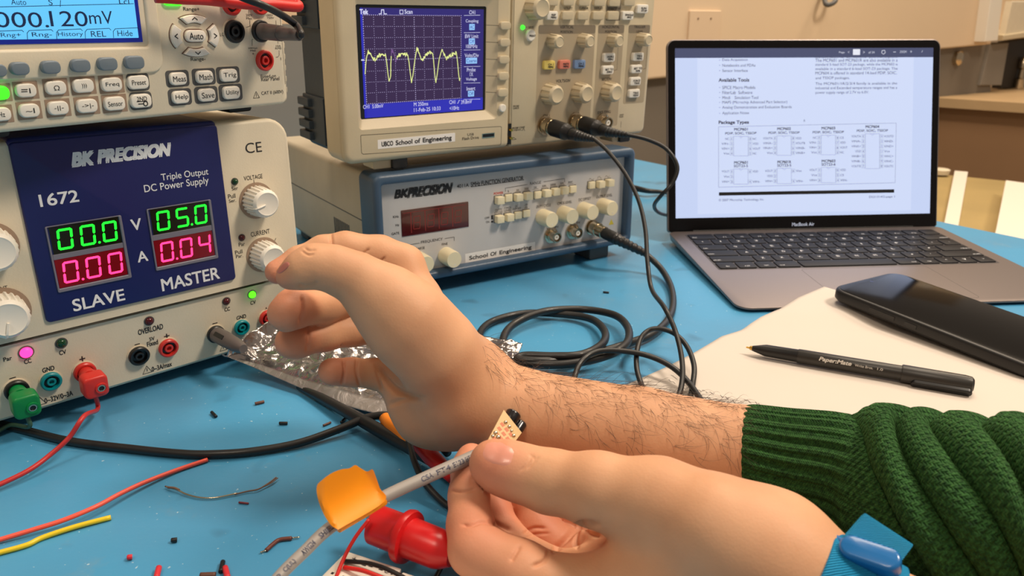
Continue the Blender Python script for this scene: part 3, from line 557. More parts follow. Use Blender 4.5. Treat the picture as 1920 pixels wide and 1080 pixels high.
G('DUTY CYCLE', 1163, 398, 92, 17); G('CMOS LEVEL', 1298, 377, 92, 17); G('DC OFFSET', 1428, 354, 78, 17); G('OUTPUT LEVEL', 1553, 334, 102, 17); G('VCG IN', 1218, 537, 76, 14); G('TTL', 1352, 512, 40, 14); G('IN', 1385, 505, 20, 14)
for X, Y, t in ((1470, 226, 's'), (1521, 215, 'q'), (1572, 209, 't')):
    p = {'s': [(-15, 4), (-8, -6), (0, 2), (8, 6), (15, -4)], 'q': [(-15, 6), (-8, 5), (-8, -5), (4, -7), (4, 4), (15, 2)], 't': [(-15, 5), (-6, -6), (6, 5), (15, -5)]}[t]; gs([(X+a, Y+b) for a, b in p], .3)
ink.build('panel_lettering', M['ink'], gen, GF); inkr.build('power_lettering', M['inkr'], gen, GF)
mb = MB(); a, b = GF.px(*Z6(1598, 503), FP); prism(mb, np.array([(a-3.2, b-2.4), (a+3.2, b-2.4), (a, b+3.2)]), FP, FP+.1); mb.build('warning_mark', mat('yellow_warning', (210, 190, 70), .5), gen, GF)
# display window
c = [GF.px(*Z6(*q), FP) for q in ((245, 430), (679, 368), (680, 528), (252, 599))]
x0, x1, y0, y1 = (c[0][0]+c[3][0])/2, (c[1][0]+c[2][0])/2, (c[2][1]+c[3][1])/2, (c[0][1]+c[1][1])/2
M['redwin'] = mat('dark_red_filter', (60, 4, 6), .12, coat=.4, emit=(90, 4, 6), es=.12)
mb = MB(); rbox(mb, x0, x1, y0, y1, FP-.3, FP+.5, .4, .15); rw = mb.build('display_window', M['redwin'], gen, GF)
mb = MB(); E_dim = mat('unlit_digit', (140, 40, 36), .3)
for i in range(4): 
    X0 = x0+(x1-x0)*(.17+.205*i); seg7(mb, '8', X0, y0+(y1-y0)*.22, (x1-x0)*.10, (y1-y0)*.5, .5, FP+.56, allseg=True)
    stroke(mb, [(X0-2.2, y0+2.4), (X0-2.2, y1-2.4)], .6, FP+.56)
stroke(mb, [(x0+2, y1-2.5), (x1-3, y1-2.2)], .4, FP+.56)
mb.build('unlit_digits', E_dim, rw, GF)
def pbtn(X, Y, hh, w=43, h=43, m_=None):
    a, b = GF.px(*Z6(X, Y), FP+hh); s = 43/3.4286; W, Hh = 7.2, 6.6
    mb = MB(); rbox(mb, a-W/2, a+W/2, b-Hh/2, b+Hh/2, FP-.5, FP+hh, .5, .35); k = mb.build('push_button', m_ or M['ivory'], gen, GF, smooth='auto')
    mb = MB(); rbox(mb, a-W/2-.7, a+W/2+.7, b-Hh/2-.7, b+Hh/2+.7, FP-.3, FP+.1, .5, .02); mb.build('button_slot', M['dgrey'], k, GF)
for i, (X, Y) in enumerate([(892, 366), (943, 349), (1013, 347), (1076, 338), (1131, 329), (1195, 320), (1252, 310), (1308, 302), (1357, 292)]): pbtn(X, Y, 2.5 if i in (1, 4, 8) else 6)
for i, (X, Y) in enumerate([(891, 487), (954, 476), (1004, 460), (1057, 449)]): pbtn(X, Y, 2.5 if i > 1 else 6)
for i, (X, Y) in enumerate([(1478, 266), (1543, 262), (1602, 253)]): pbtn(X, Y, (3, 6, 7)[i])
def gknob(X, Y):
    hh = 16; a, b = GF.px(*Z6(X, Y), FP+hh); mb = MB(); r = 7.6
    lathe(mb, a, b, [(FP, r), (FP+hh*.9, r*.97), (FP+hh, r*.90), (FP+hh, .1)], 90, 45, .18, (FP, FP+hh*.92), cap1=False); k = mb.build('knob', M['ivory'], gen, GF, smooth='auto')
    mb = MB(); lathe(mb, a+.4, b-r*.58, [(FP+hh-.1, .9), (FP+hh+.15, .7), (FP+hh-.0, .4), (FP+hh-.0, .05)], 12, cap1=False); mb.build('index_dot', M['white'], k, GF)
for X, Y in ((1218, 490), (1350, 468), (1481, 442), (1606, 416), (412, 775), (590, 745)): gknob(X, Y)
def bnc(parent, fr, p, h0, name='bnc_socket', L=11., r=4.9, ph=0):
    a, b = fr.px(*p, h0+L); mb = MB(); lathe(mb, a, b, [(h0, r*1.55), (h0+1.6, r*1.55), (h0+1.8, r*1.1), (h0+4, r*1.1), (h0+4.2, r), (h0+L, r), (h0+L, r*.82), (h0+L-5, r*.8), (h0+L-5, .1)], 28, cap1=False)
    o = mb.build(name, M['metal'], parent, fr, smooth='auto'); mb = MB()
    lathe(mb, a, b, [(h0+L-5, r*.5), (h0+L-1, r*.5), (h0+L-1, r*.2), (h0+L-3, r*.18), (h0+L-3, .05)], 20, cap1=False); mb.build('insulator', M['white'], o, fr, smooth='auto')
    mb = MB(); [tube(mb, [(a+r*c, b+r*s, h0+L*.6), (a+(r+1.6)*c, b+(r+1.6)*s, h0+L*.6)], .9, 1, 8) for c, s in ((0, 1), (0, -1))]; mb.each('lug', M['metal'], o, fr); return a, b
bnc(gen, GF, Z6(1252, 602), FP); bnc(gen, GF, Z6(1390, 575), FP)
gb = GF.px(*Z6(1478, 535), FP+2); mb = MB(); lathe(mb, *gb, [(FP, 7.6), (FP+1.6, 7.6), (FP+1.8, 5.2), (FP+4, 5.2), (FP+4, .1)], 28, cap1=False); mb.build('bnc_socket', M['metal'], gen, GF, smooth='auto')
def sticker(parent, fr, quad, s, h0, wfrac, hfrac, m_=None):
    c = [fr.px(*q, h0) for q in quad]; x0, x1, y0, y1 = (c[0][0]+c[3][0])/2, (c[1][0]+c[2][0])/2, (c[2][1]+c[3][1])/2, (c[0][1]+c[1][1])/2
    mb = MB(); rbox(mb, x0, x1, y0, y1, h0-.1, h0+.15, .3, .03); o = mb.build('label_sticker', M['label'], parent, fr)
    mb = MB(); words = s.split(' '); tot = sum(len(q)+.8 for q in words)-.8; W = (x1-x0)*wfrac; u = x0+(x1-x0)*(1-wfrac)/2
    for q in words:
        ww = W*len(q)/tot; H2 = (y1-y0)*hfrac; dsc = any(ch in q for ch in 'gpy'); hh = H2*(1.28 if dsc else 1); text(mb, q, u+ww/2, (y0+y1)/2+(-(hh-H2)/2 if dsc else 0), ww*.97, hh, h0+.27, bold=.028); 
        u += W*(len(q)+.8)/tot
    mb.build('sticker_lettering', M['ink'], o, fr)
sticker(gen, GF, [Z6(658, 709), Z6(1107, 629), Z6(1109, 683), Z6(660, 768)], 'School Of Engineering', FP, .90, .42)

# ============================================================ OSCILLOSCOPE
SF = face_frame(-129, 580.5, 119.7, .6289, -.042); SW, SH = 326, 158
scp = empty('oscilloscope', SF.w(SW/2, 0, -60), 'beige digital oscilloscope showing a yellow pulse trace, on top of the function generator', 'oscilloscope')
def Sp(X, Y, h=0.): return SF.px(*Z4(X, Y), h)
def S5(X, Y, h=0.): return SF.px(*Z5(X, Y), h)
xs = Sp(1338, 800)[0]                                                # split between screen half and control half
scr = [Sp(*q, -2) for q in ((390, 45), (1190, 58), (1172, 703), (412, 742))]
sx0, sx1, sy0, sy1 = (scr[0][0]+scr[3][0])/2, (scr[1][0]+scr[2][0])/2, (scr[2][1]+scr[3][1])/2, (scr[0][1]+scr[1][1])/2
rin = rrect(sx0-2, sx1+2.5, sy0-1, sy1+2, 1.5, 6)
ox1 = Sp(1262, 200)[0]; oy0 = Sp(800, 790)[1]; rout = rrect(sx0-6, ox1, oy0, sy1+14, 3, 6)
mb = MB(); z = lambda q, h: np.column_stack([q, np.full(len(q), h)])
po = rrect(0, xs, 0, SH, [9, 5.2, 5.2, 9], 6)
loops(mb, [z(po, -30), z(po, -4)]+[z(inset(po, 5*(1-math.cos(t))), -5+5*math.sin(t)) for t in np.linspace(.1, math.pi/2, 6)]+[z(rout, 0), z(inset(rout, 1), -.8), z(rin, -4.5), z(rin, -6)], False, False)
mb.build('screen_housing', M['cream2'], scp, SF, smooth='auto')
mb = MB(); rbox(mb, xs+.8, SW, 0, SH, -30, -2.2, [2, 6, 6, 2], 2.5); mb.build('control_housing', M['cream2'], scp, SF, smooth='auto')
CPn = -2.2
mb = MB(); rbox(mb, 5, SW-3, 3, SH-3, -84, -28, 7, 3, back=True); mb.build('rear_case', M['slate'], scp, SF, smooth='auto')
mb = MB()
for y, n in ((10, 4), (100, 6)):
    rbox(mb, 2.5, 9, y-2, y+n*9, -82, -40, 1, .6, back=True)
    for k in range(n): rbox(mb, -1.5, 9, y+k*9.0, y+k*9+6.5, -84, -62, 1, .6, back=True)
mb.each('cooling_rib', M['slate'], scp, SF, smooth='auto')
mb = MB(); [rbox(mb, x-14, x+14, -7.5, 1, -26, -8, 2, 1) for x in (42, SW-24)]; mb.each('foot', M['cream2'], scp, SF)
mb = MB(); [rbox(mb, x-6, x+8, -8.2, 1, -16, -5, 2, 1) for x in (50, SW-24)]; [rbox(mb, x-6, x+8, -8.2, 4, -80, -66, 2, 1) for x in (30, SW-34)]; mb.each('rubber_foot', M['rubber'], scp, SF)
# screen
E_S = emis('screen_dark_blue', (44, 34, 118), .95)
mb = MB(); rbox(mb, sx0-3, sx1+3.5, sy0-2, sy1+3, -7, -5.5, .5, .1); mb.build('screen_border', M['black'], scp, SF)
SZ = -5.3
q = [Sp(*p, SZ) for p in ((392, 48), (1176, 60), (1160, 702), (414, 738))]; ux0, ux1, uy0, uy1 = (q[0][0]+q[3][0])/2, (q[1][0]+q[2][0])/2, (q[2][1]+q[3][1])/2, (q[0][1]+q[1][1])/2
mb = MB(); rbox(mb, ux0, ux1, uy0, uy1, SZ-.3, SZ, .3, .02); scn = mb.build('screen', E_S, scp, SF)
def Su(X, Y): return SF.px(*Z4(X, Y), SZ)
g0 = Su(408, 96); g1 = Su(1030, 98); g2 = Su(1025, 628); g3 = Su(428, 650)
gx0, gx1, gy0, gy1 = (g0[0]+g3[0])/2, (g1[0]+g2[0])/2, (g2[1]+g3[1])/2, (g0[1]+g1[1])/2
mb = MB(); rbox(mb, gx0, gx1, gy0, gy1, SZ, SZ+.06, .1, .01); mb.build('graticule_field', emis('screen_plum', (58, 36, 82), .8), scn, SF)
mb = MB(); rbox(mb, ux0, gx0-.3, uy0, uy1, SZ, SZ+.06, .1, .01); rbox(mb, ux0, ux1, uy0, gy0-.5, SZ, SZ+.06, .1, .01); mb.build('screen_margin', emis('screen_bright_blue', (42, 44, 190), .9), scn, SF)
dots = MB()
def dot(x, y, s=.4): dots.add([(x-s/2, y-s/2, SZ+.1), (x+s/2, y-s/2, SZ+.1), (x+s/2, y+s/2, SZ+.1), (x-s/2, y+s/2, SZ+.1)], [(0, 1, 2, 3)])
for i in range(11):
    for k in range(41):
        y = gy0+(gy1-gy0)*k/40; x = gx0+(gx1-gx0)*i/10; dot(x, y, .6 if i in (0, 5, 10) else .42)
for i in range(9):
    for k in range(51):
        x = gx0+(gx1-gx0)*k/50; y = gy0+(gy1-gy0)*i/8; dot(x, y, .6 if i in (0, 4, 8) else .42)
dots.build('graticule', emis('graticule_dots', (200, 190, 235), 1.0), scn, SF)
rn = random.Random(3); PT = [(420, 470), (424, 410), (428, 370), (440, 325), (455, 340), (470, 375), (485, 378), (500, 352), (530, 345), (548, 340), (556, 385), (565, 470), (572, 515), (582, 480), (583, 400), (588, 315), (600, 335), (615, 380), (635, 350), (655, 335), (690, 350), (698, 395), (708, 480), (714, 522), (722, 480), (735, 380), (748, 305), (762, 335), (778, 385), (800, 355), (825, 330), (848, 340), (855, 400), (862, 480), (868, 520), (876, 470), (890, 370), (907, 310), (920, 345), (935, 368), (960, 350), (998, 338), (1006, 400), (1012, 470), (1018, 512), (1022, 480)]
pts = []
for i in range(len(PT)-1):
    (xa, ya), (xb, yb) = PT[i], PT[i+1]; n = max(2, int(abs(xb-xa)/2.2)); steep = abs(yb-ya) > 2.2*abs(xb-xa)
    for k in range(n): t = k/n; pts.append(Su(xa+(xb-xa)*t, ya+(yb-ya)*t+(rn.uniform(-13, 13) if not steep else rn.uniform(-3, 3))))
ii = [i for i in range(len(pts))]; sp_ = [Su(572, 0)[0], Su(610, 0)[0]]
tr = MB(); dm = MB()
for i in range(len(pts)-1): stroke(dm if sp_[0] < pts[i][0] < sp_[1] else tr, pts[i:i+2], .62, SZ+.14)
tr.build('trace', emis('yellow_trace', (232, 240, 150), 1.15), scn, SF); dm.build('fading_trace', emis('faded_trace', (130, 92, 150), .9), scn, SF)
st_ = MB(); S = lambda s, X, Y, w, h, m=None, **k: lab2(SF, m or st_, s, Z4, 3.376, X, Y, w, h, plane=SZ, lift=.14, **k)
S('Tek', 412, 74, 52, 30, bold=.04); S('Scan', 695, 74, 50, 26, bold=.02); S('CH1', 1098, 78, 38, 24); stroke(st_, [Su(*p) for p in ((508, 88), (522, 88), (524, 62), (538, 62), (540, 88), (556, 88))], .7, SZ+.14); stroke(st_, [Su(*p) for p in ((640, 64), (660, 64), (660, 88), (640, 88), (640, 63))], .5, SZ+.14)
for s, X, Y, w in (('Coupling', 1097, 135, 80), ('BW Limit', 1095, 229, 84), ('100MHz', 1095, 293, 72), ('Volts/Div', 1095, 350, 88), ('Probe', 1092, 441, 54), ('1X', 1093, 470, 20), ('Voltage', 1093, 503, 68), ('Invert', 1090, 560, 54), ('CH1  5.00mV', 472, 673, 128), ('M 250ms', 774, 658, 90), ('11-Feb-25 10:33', 814, 691, 168), ('CH1', 972, 646, 38), ('39.8mV', 1062, 644, 68), ('<10Hz', 985, 684, 60)): S(s, X, Y, w, 24)
stroke(st_, [Su(*p) for p in ((1004, 654), (1009, 652), (1014, 636), (1020, 635))], .4, SZ+.14); stroke(st_, [Su(398, 380), Su(412, 380)], 1.0, SZ+.14)
for Y in (97, 206, 316, 421, 525, 628): stroke(st_, [Su(1046, Y+1), Su(1148, Y-1)], .3, SZ+.14)
st_.build('screen_lettering', emis('screen_text', (215, 215, 245), 1.0), scn, SF)
hl = MB(); hi = MB()
for s, X, Y, w in (('AC', 1097, 171, 26), ('Off', 1096, 262, 30), ('Coarse', 1094, 384, 62), ('Off', 1091, 593, 30)):
    a, b = Su(X, Y); wd = abs(Su(X+w/2+4, Y)[0]-Su(X-w/2-4, Y)[0])/2; rbox(hl, a-wd, a+wd, b-2.3, b+2.3, SZ, SZ+.1, .2, .02); lab2(SF, hi, s, Z4, 3.376, X, Y, w, 22, plane=SZ, lift=.16)
hl.each('highlight', emis('screen_highlight', (150, 200, 255), 1.05), scn, SF); hi.build('highlight_lettering', emis('screen_text_blue', (40, 60, 170), .5), scn, SF)
# lower label panel, USB port, printed marks
ink = MB(); T5 = lambda s, X, Y, w, h, pl=CPn, **k: lab2(SF, ink, s, Z5, 3.6, X, Y, w, h, plane=pl, **k)
stroke(ink, [Sp(*p) for p in ((398, 856), (1276, 800), (1284, 806), (1280, 912), (1270, 918), (408, 976), (398, 968), (392, 860), (398, 856))], .3, .1)
sticker(scp, SF, [Z4(500, 878), Z4(990, 848), Z4(990, 905), Z4(500, 934)], 'UBCO School of Engineering', 0, .91, .5)
lab2(SF, ink, 'USB', Z4, 3.376, 1088, 851, 40, 16); lab2(SF, ink, 'Flash Drive', Z4, 3.376, 1088, 874, 104, 18)
c = [Sp(*p) for p in ((1160, 845), (1240, 835), (1237, 877), (1162, 880))]; mb = MB(); rbox(mb, c[0][0], c[1][0], c[3][1]+.5, c[0][1], -.5, .3, .4, .1); mb.build('usb_port', M['metal'], scp, SF)
mb = MB(); rbox(mb, c[0][0]+.7, c[1][0]-.7, c[3][1]+1.3, c[0][1]-.7, .2, .4, .2, .02); mb.build('port_opening', M['black'], scp, SF)
for X, Y in ((1313, 163), (1310, 270), (1305, 378), (1302, 483), (1298, 587)):
    key(scp, SF, Z4(X, Y), 66, 52, M['cream2'], 0, 3.2, 2.6, 3.376, 'menu_button')
    stroke(ink, [Sp(1185, Y-4), Sp(X-32, Y)], .35, .1)
a, b = Sp(1295, 685, 2.5); mb = MB(); lathe(mb, a, b, [(-.5, 3.4), (2, 3.4), (2.6, 2.8), (2.6, .1)], 24, cap1=False); mb.build('probe_check_button', M['white'], scp, SF, smooth='auto')
# shaded control groups
shd = MB(); M['shade'] = mat('taupe_control_group', (176, 160, 134), .5)
def region(qd):
    c = [S5(*p, CPn) for p in qd]; x0, x1, y0, y1 = (c[0][0]+c[3][0])/2, (c[1][0]+c[2][0])/2, (c[2][1]+c[3][1])/2, (c[0][1]+c[1][1])/2; rbox(shd, x0, x1, y0, y1, CPn-.2, CPn+.08, 2, .02); return x0, x1, y0, y1
r1 = region([(255, 168), (637, 168), (592, 905), (222, 922)]); r2 = region([(656, 168), (829, 168), (782, 850), (612, 860)]); r3 = region([(862, 168), (1010, 168), (955, 695), (820, 700)])
shd.each('control_group_panel', M['shade'], scp, SF)
hd = MB(); [rbox(hd, r[0], r[1], r[3]-7.4, r[3], CPn, CPn+.14, 1.8, .02) for r in (r1, r2, r3)]; c0 = S5(712, 20, CPn); c1 = S5(800, 140, CPn); rbox(hd, c0[0], c1[0], c1[1], c0[1]+30, CPn-.1, CPn+.1, 1, .02)
hd.each('heading_band', mat('grey_heading_band', (134, 122, 104), .5), scp, SF)
for s, X, Y, w, h in (('VERTICAL', 442, 182, 92, 20), ('POSITION', 440, 215, 82, 17), ('HORIZONTAL', 740, 182, 118, 18), ('POSITION', 739, 214, 76, 16), ('TRIGGER', 935, 182, 76, 17), ('LEVEL', 935, 213, 46, 16), ('VOLTS/DIV', 418, 545, 98, 20), ('SEC/DIV', 711, 534, 68, 18),
                      ('CH 1', 304, 780, 44, 18), ('CH 2', 503, 768, 44, 18), ('EXT TRIG', 694, 757, 86, 18), ('UTILITY', 452, 55, 56, 16), ('CURSOR', 556, 55, 62, 16), ('DISPLAY', 657, 55, 60, 16), ('DEFAULT SETUP', 760, 58, 86, 16), ('SAVE', 200, 183, 36, 14), ('PROBE', 100, 716, 40, 11), ('CHECK', 100, 730, 40, 11), ('PROBE COMP', 116, 862, 84, 12), ('~5V@1kHz', 104, 878, 58, 12), ('MADE', 812, 775, 26, 9), ('TDS', 808, 788, 28, 9)):
    T5(s, X, Y, w, h, bold=.012, pl=CPn+.1)
stroke(ink, [S5(*p, CPn) for p in ((137, 880), (143, 880), (145, 868), (153, 868), (155, 880), (160, 880))], .3, CPn+.15); stroke(ink, [S5(*p, CPn) for p in ((808, 820), (806, 858))], .3, CPn+.15); stroke(ink, [S5(*p, CPn) for p in ((72, 945), (82, 926), (100, 940), (72, 944))], .3, CPn+.15)
for pts in ([(158, 184), (176, 184)], [(788, 300), (780, 470), (760, 476)], [(985, 310), (975, 460), (955, 468)]): stroke(ink, [S5(*p, CPn) for p in pts], .25, CPn+.15)
def sk(X, Y, r, big): fluted_knob(scp, SF, Z5(X, Y), r, 12 if not big else 13, M['cream2'], h0=CPn, fl=11 if big else 9, capf=.72, seg=132)
for X, Y in ((338, 277), (545, 273), (742, 271), (937, 266)): sk(X, Y, 6.3, 0)
for X, Y in ((318, 633), (520, 624), (718, 617)): sk(X, Y, 9.4, 1)
sk(216, 52, 10, 1)
led(scp, SF, Z5(145, 185), 1.9, emis('lit_green_indicator', (60, 255, 50), 2.2), CPn, False)
a, b = S5(203, 238, CPn+2.5); mb = MB(); lathe(mb, a, b, [(CPn, 4.9), (CPn+2, 4.9), (CPn+2.8, 4.2), (CPn+2.8, .1)], 30, cap1=False); mb.build('print_button', M['white'], scp, SF, smooth='auto'); lab2(SF, ink, 'PRINT', Z5, 3.6, 211, 242, 42, 14, plane=CPn+2.8, bold=.03)
tan_, wh = M['cream2'], M['white']; yl = mat('yellow_button', (228, 205, 110), .4); rd = mat('salmon_button', (225, 132, 112), .4); bl = mat('blue_button', (120, 146, 186), .4)
def sb(X, Y, m_, w=74, h=60, t=()):
    key(scp, SF, Z5(X, Y), w, h, m_, CPn, 3.2, 1.8, 3.6, 'button')
    for i, s in enumerate(t): lab2(SF, ink, s, Z5, 3.6, X+6, Y+(i-.5)*17+4, 8.6*len(s)+2, 13, plane=CPn+3.2, bold=.04)
for X, Y in ((350, 8), (458, 8), (563, 10), (667, 12), (768, 14), (868, 10)): sb(X, Y, tan_)
sb(347, 105, wh, t=('REF', 'MENU'))
for X in (452, 556, 658, 759): sb(X, 105, tan_)
sb(857, 105, wh, t=('SINGLE', 'SEQ')); sb(957, 60, wh, t=('RUN/', 'STOP'))
sb(328, 440, yl, t=('CH 1', 'MENU')); sb(431, 436, rd, t=('MATH', 'MENU')); sb(533, 434, bl, t=('CH 2', 'MENU'))
sb(732, 388, wh, t=('HORIZ', 'MENU')); sb(723, 473, wh, t=('SET TO', 'ZERO')); sb(927, 383, wh, 70, 56, ('TRIG', 'MENU')); sb(916, 466, wh, 70, 56, ('SET TO', '50%')); sb(908, 549, wh, 70, 56, ('FORCE', 'TRIG')); sb(901, 631, wh, 70, 56, ('TRIG', 'VIEW'))
ink.build('panel_lettering', M['ink'], scp, SF)
mb = MB(); a, b = S5(50, 905, CPn); rbox(mb, a-2.6, a+2.6, b-9, b+9, CPn-.5, CPn+.3, .5, .1); mb.build('probe_terminal_slot', M['black'], scp, SF)
mb = MB(); [tube(mb, [S5(55, Y, CPn)+(CPn,), S5(55, Y, CPn)+(CPn+3.5,)], 1.3, 1, 12) for Y in (875, 930)]; mb.each('probe_terminal', M['gold'], scp, SF, smooth='auto')
bnc(scp, SF, Z5(728, 830), CPn, L=10, r=5.2)
cb = []
for X, Y in ((292, 845), (495, 822)):
    a, b = S5(X, Y, CPn); cb.append((a, b)); mb = MB(); lathe(mb, a, b, [(CPn, 8.6), (CPn+1.5, 8.6), (CPn+1.8, 6.4), (CPn+6, 6.2), (CPn+6, .1)], 28, cap1=False); mb.build('bnc_socket', M['metal'], scp, SF, smooth='auto')
# ============================================================ LAPTOP
LB = Frame((184.5, 576.5, 0), (math.cos(.0803), math.sin(.0803), 0), (-math.sin(.0803), math.cos(.0803), 0))
lap = empty('laptop', LB.w(152, 106, 0), 'open slim grey laptop with a datasheet page on its screen, right of the oscilloscope', 'laptop')
M['alu'] = mat('space_grey_aluminium', (138, 128, 126), .38, .75, bump=.04, bscale=1500); M['keys'] = mat('black_keycaps', (14, 14, 22), .5, spec=.25); M['glass'] = mat('black_glass_bezel', (8, 7, 10), .15, spec=.3)
z0, z1 = 4.2, 12.6; slope = (z1-z0)/212
o_ = rrect(0, 304, 0, 212, [13, 13, 8, 8], 8); mb = MB()
def lz(q, dz): return np.column_stack([q, z0+slope*q[:, 1]+dz])
loops(mb, [np.column_stack([inset(o_, 9), np.full(len(o_), 1.2)]), np.column_stack([inset(o_, 1.5), 2+o_[:, 1]*slope*.35]), lz(o_, -1.6), lz(o_, -.5), lz(inset(o_, .25), -.1), lz(inset(o_, .7), 0)])
mb.build('base', M['alu'], lap, LB, smooth='auto')
mb = MB(); [lathe(mb, x, y, [(0, 5), (2, 4.5)], 16) for x in (22, 282) for y in (20, 190)]; mb.each('rubber_foot', M['rubber'], lap, LB)
KF = Frame(LB.w(0, 0, z0), LB.X, LB.V*212+LB.N*(z1-z0))
kc = [KF.px(*q) for q in ((1344, 507), (1873, 491), (1755, 431), (1287, 441))]
kx0, kx1, ky0, ky1 = (kc[0][0]+kc[3][0])/2, (kc[1][0]+kc[2][0])/2, (kc[0][1]+kc[1][1])/2, (kc[2][1]+kc[3][1])/2
print('KEYB', kx0, kx1, ky0, ky1, [KF.px(*q) for q in ((1738, 500), (1841, 562))])
kx0, kx1 = 15.5, 288.5
mb = MB(); rbox(mb, kx0-1.2, kx1+1.2, ky0-1.2, ky1+1.2, -.2, .04, 2, .01); mb.build('keyboard_well', mat('keyboard_well', (60, 56, 58), .5), lap, KF)
leg = MB(); U = (kx1-kx0)/14.5; RH = (ky1-ky0)/6
rows = [[(1, c) for c in ['fn', 'ctl', 'opt']]+[(1.25, 'cmd'), (5, ''), (1.25, 'cmd'), (1, 'opt'), (1, '<'), (1, 'v'), (1, '>')],
        [(2.25, 'shift')]+[(1, c) for c in 'ZXCVBNM,./']+[(2.25, 'shift')], [(1.75, 'caps')]+[(1, c) for c in "ASDFGHJKL;'"]+[(1.75, 'return')],
        [(1.5, 'tab')]+[(1, c) for c in 'QWERTYUIOP[]\\'], [(1, c) for c in '`1234567890-=']+[(1.5, 'delete')], [(1.5, 'esc')]+[(1, 'F%d' % c) for c in range(1, 13)]+[(1, '')]]
for r_, row in enumerate(rows):
    x = kx0
    for wd, s in row:
        mb = MB(); y = ky0+RH*r_; rbox(mb, x+1, x+wd*U-1, y+1, y+RH-1, 0, 1.1, 1.8, .4); mb.build('key', M['keys'], lap, KF, smooth='auto')
        if s:
            if len(s) == 1: text(leg, s, x+wd*U/2, y+RH/2, 3.0 if s.isalnum() else 1.8, 3.8 if s.isalnum() else 1.8, 1.2, bold=.0)
            else: text(leg, s, x+(wd*U/2 if wd < 1.2 else (5.5 if x < 100 else wd*U-6.5)), y+RH*.3, 1.5*len(s), 2.1, 1.2, bold=0.)
        x += wd*U
leg.build('key_lettering', M['inkw'], lap, KF)
mb = MB(); ring_prism(mb, rrect(91, 213, 8, 88, 4), rrect(91.4, 212.6, 8.4, 87.6, 3.8), -.2, .05, .02, .02); mb.build('trackpad', mat('trackpad_edge', (80, 76, 74), .5), lap, KF)
LID = Frame(LB.w(0, 211, 2.8), LB.X, np.array([0, 0, 1])*math.cos(.2586)+LB.V*math.sin(.2586))
mb = MB(); rbox(mb, 0, 304, 9, 212.5, -4.8, -.5, [3, 3, 9, 9], 1.2, 8, back=True); mb.build('lid', M['alu'], lap, LID, smooth='auto')
mb = MB(); rbox(mb, 1.4, 302.6, 9.2, 211.3, -.8, -.1, [3, 3, 8, 8], .3, 8); mb.build('screen_bezel', M['glass'], lap, LID, smooth='auto')
mb = MB(); tube(mb, [(28, 9.5, -3.2), (276, 9.5, -3.2)], 3.4, 1, 14); mb.build('hinge', M['black'], lap, LID, smooth='auto')
E_P = emis('lit_page', (202, 216, 250), 1.0); A0, A1, B0, B1 = 9, 295, 24, 203
mb = MB(); rbox(mb, A0, A1, B0, B1, -.3, 0, .2, .02); pg_ = mb.build('screen', E_P, lap, LID)
tb = LID.px(1500, 108)[1]
mb = MB(); rbox(mb, A0, A1, tb, B1, -.1, .1, .1, .01); mb.build('toolbar', emis('toolbar_slate', (64, 74, 112), .9), pg_, LID)
mb = MB(); a, b = LID.px(*Z7(88, 600)); rbox(mb, A0+24, A1-22, B0+4, tb, -.1, .04, .1, .01); mb.build('page', emis('page_white', (210, 222, 252), 1.02), pg_, LID)
ink = MB(); inw = MB(); P7 = lambda s, X, Y, w, h, m=None, left=False, **k: lab2(LID, m or ink, s, Z7, 2.843, X+(w/2 if left else 0), Y, w, h, plane=.05, lift=.1, **k)
P7('MacBook Air', 756, 1053, 118, 18, m=inw, bold=0)
for s, X, Y, w, h in (('Data Acquisition', 325, 178, 135, 17), ('Notebooks and PDAs', 325, 206, 176, 15), ('Sensor Interface', 325, 234, 136, 15), ('SPICE Macro Models', 325, 324, 176, 17), ('FilterLab  Software', 325, 351, 160, 17), ('Mindi    Simulation Tool', 325, 378, 192, 16), ('MAPS (Microchip Advanced Part Selector)', 325, 404, 346, 19), ('Analog Demonstration and Evaluation Boards', 325, 431, 370, 19), ('Application Notes', 325, 462, 142, 19),
                      ('The MCP601 and MCP601R are also available in a', 822, 179, 438, 17), ('standard 5-lead SOT-23 package, while the MCP603 is', 822, 203, 438, 18), ('available in a standard 6-lead SOT-23 package. The', 822, 226, 438, 18), ('MCP604 is offered in standard 14-lead PDIP, SOIC,', 822, 248, 434, 18), ('and TSSOP packages.', 822, 275, 182, 18), ('The MCP601/1R/2/3/4 family is available in the', 822, 305, 436, 18), ('industrial and Extended temperature ranges and has a', 822, 328, 436, 18), ('power supply range of 2.7V to 6.0V.', 822, 352, 284, 18)):
    P7(s, X, Y, w, h, left=True, bold=.004)
    if X < 400: P7('-', X-14, Y, 6, 2)
P7('standard 8-lead packages', 822, 166, 438, 6, left=True, bold=0)
P7('Available Tools', 306, 284, 162, 19, left=True, bold=.03); P7('Package Types', 306, 512, 160, 22, left=True, bold=.03)
def l7(pts, wd=.25, m=None): stroke(m or ink, [LID.px(*Z7(*p), .05) for p in pts], wd, .16)
thin = MB(); l7([(305, 534), (1252, 514), (1246, 832), (305, 856), (305, 534)], .3, thin)
rc = random.Random(5)
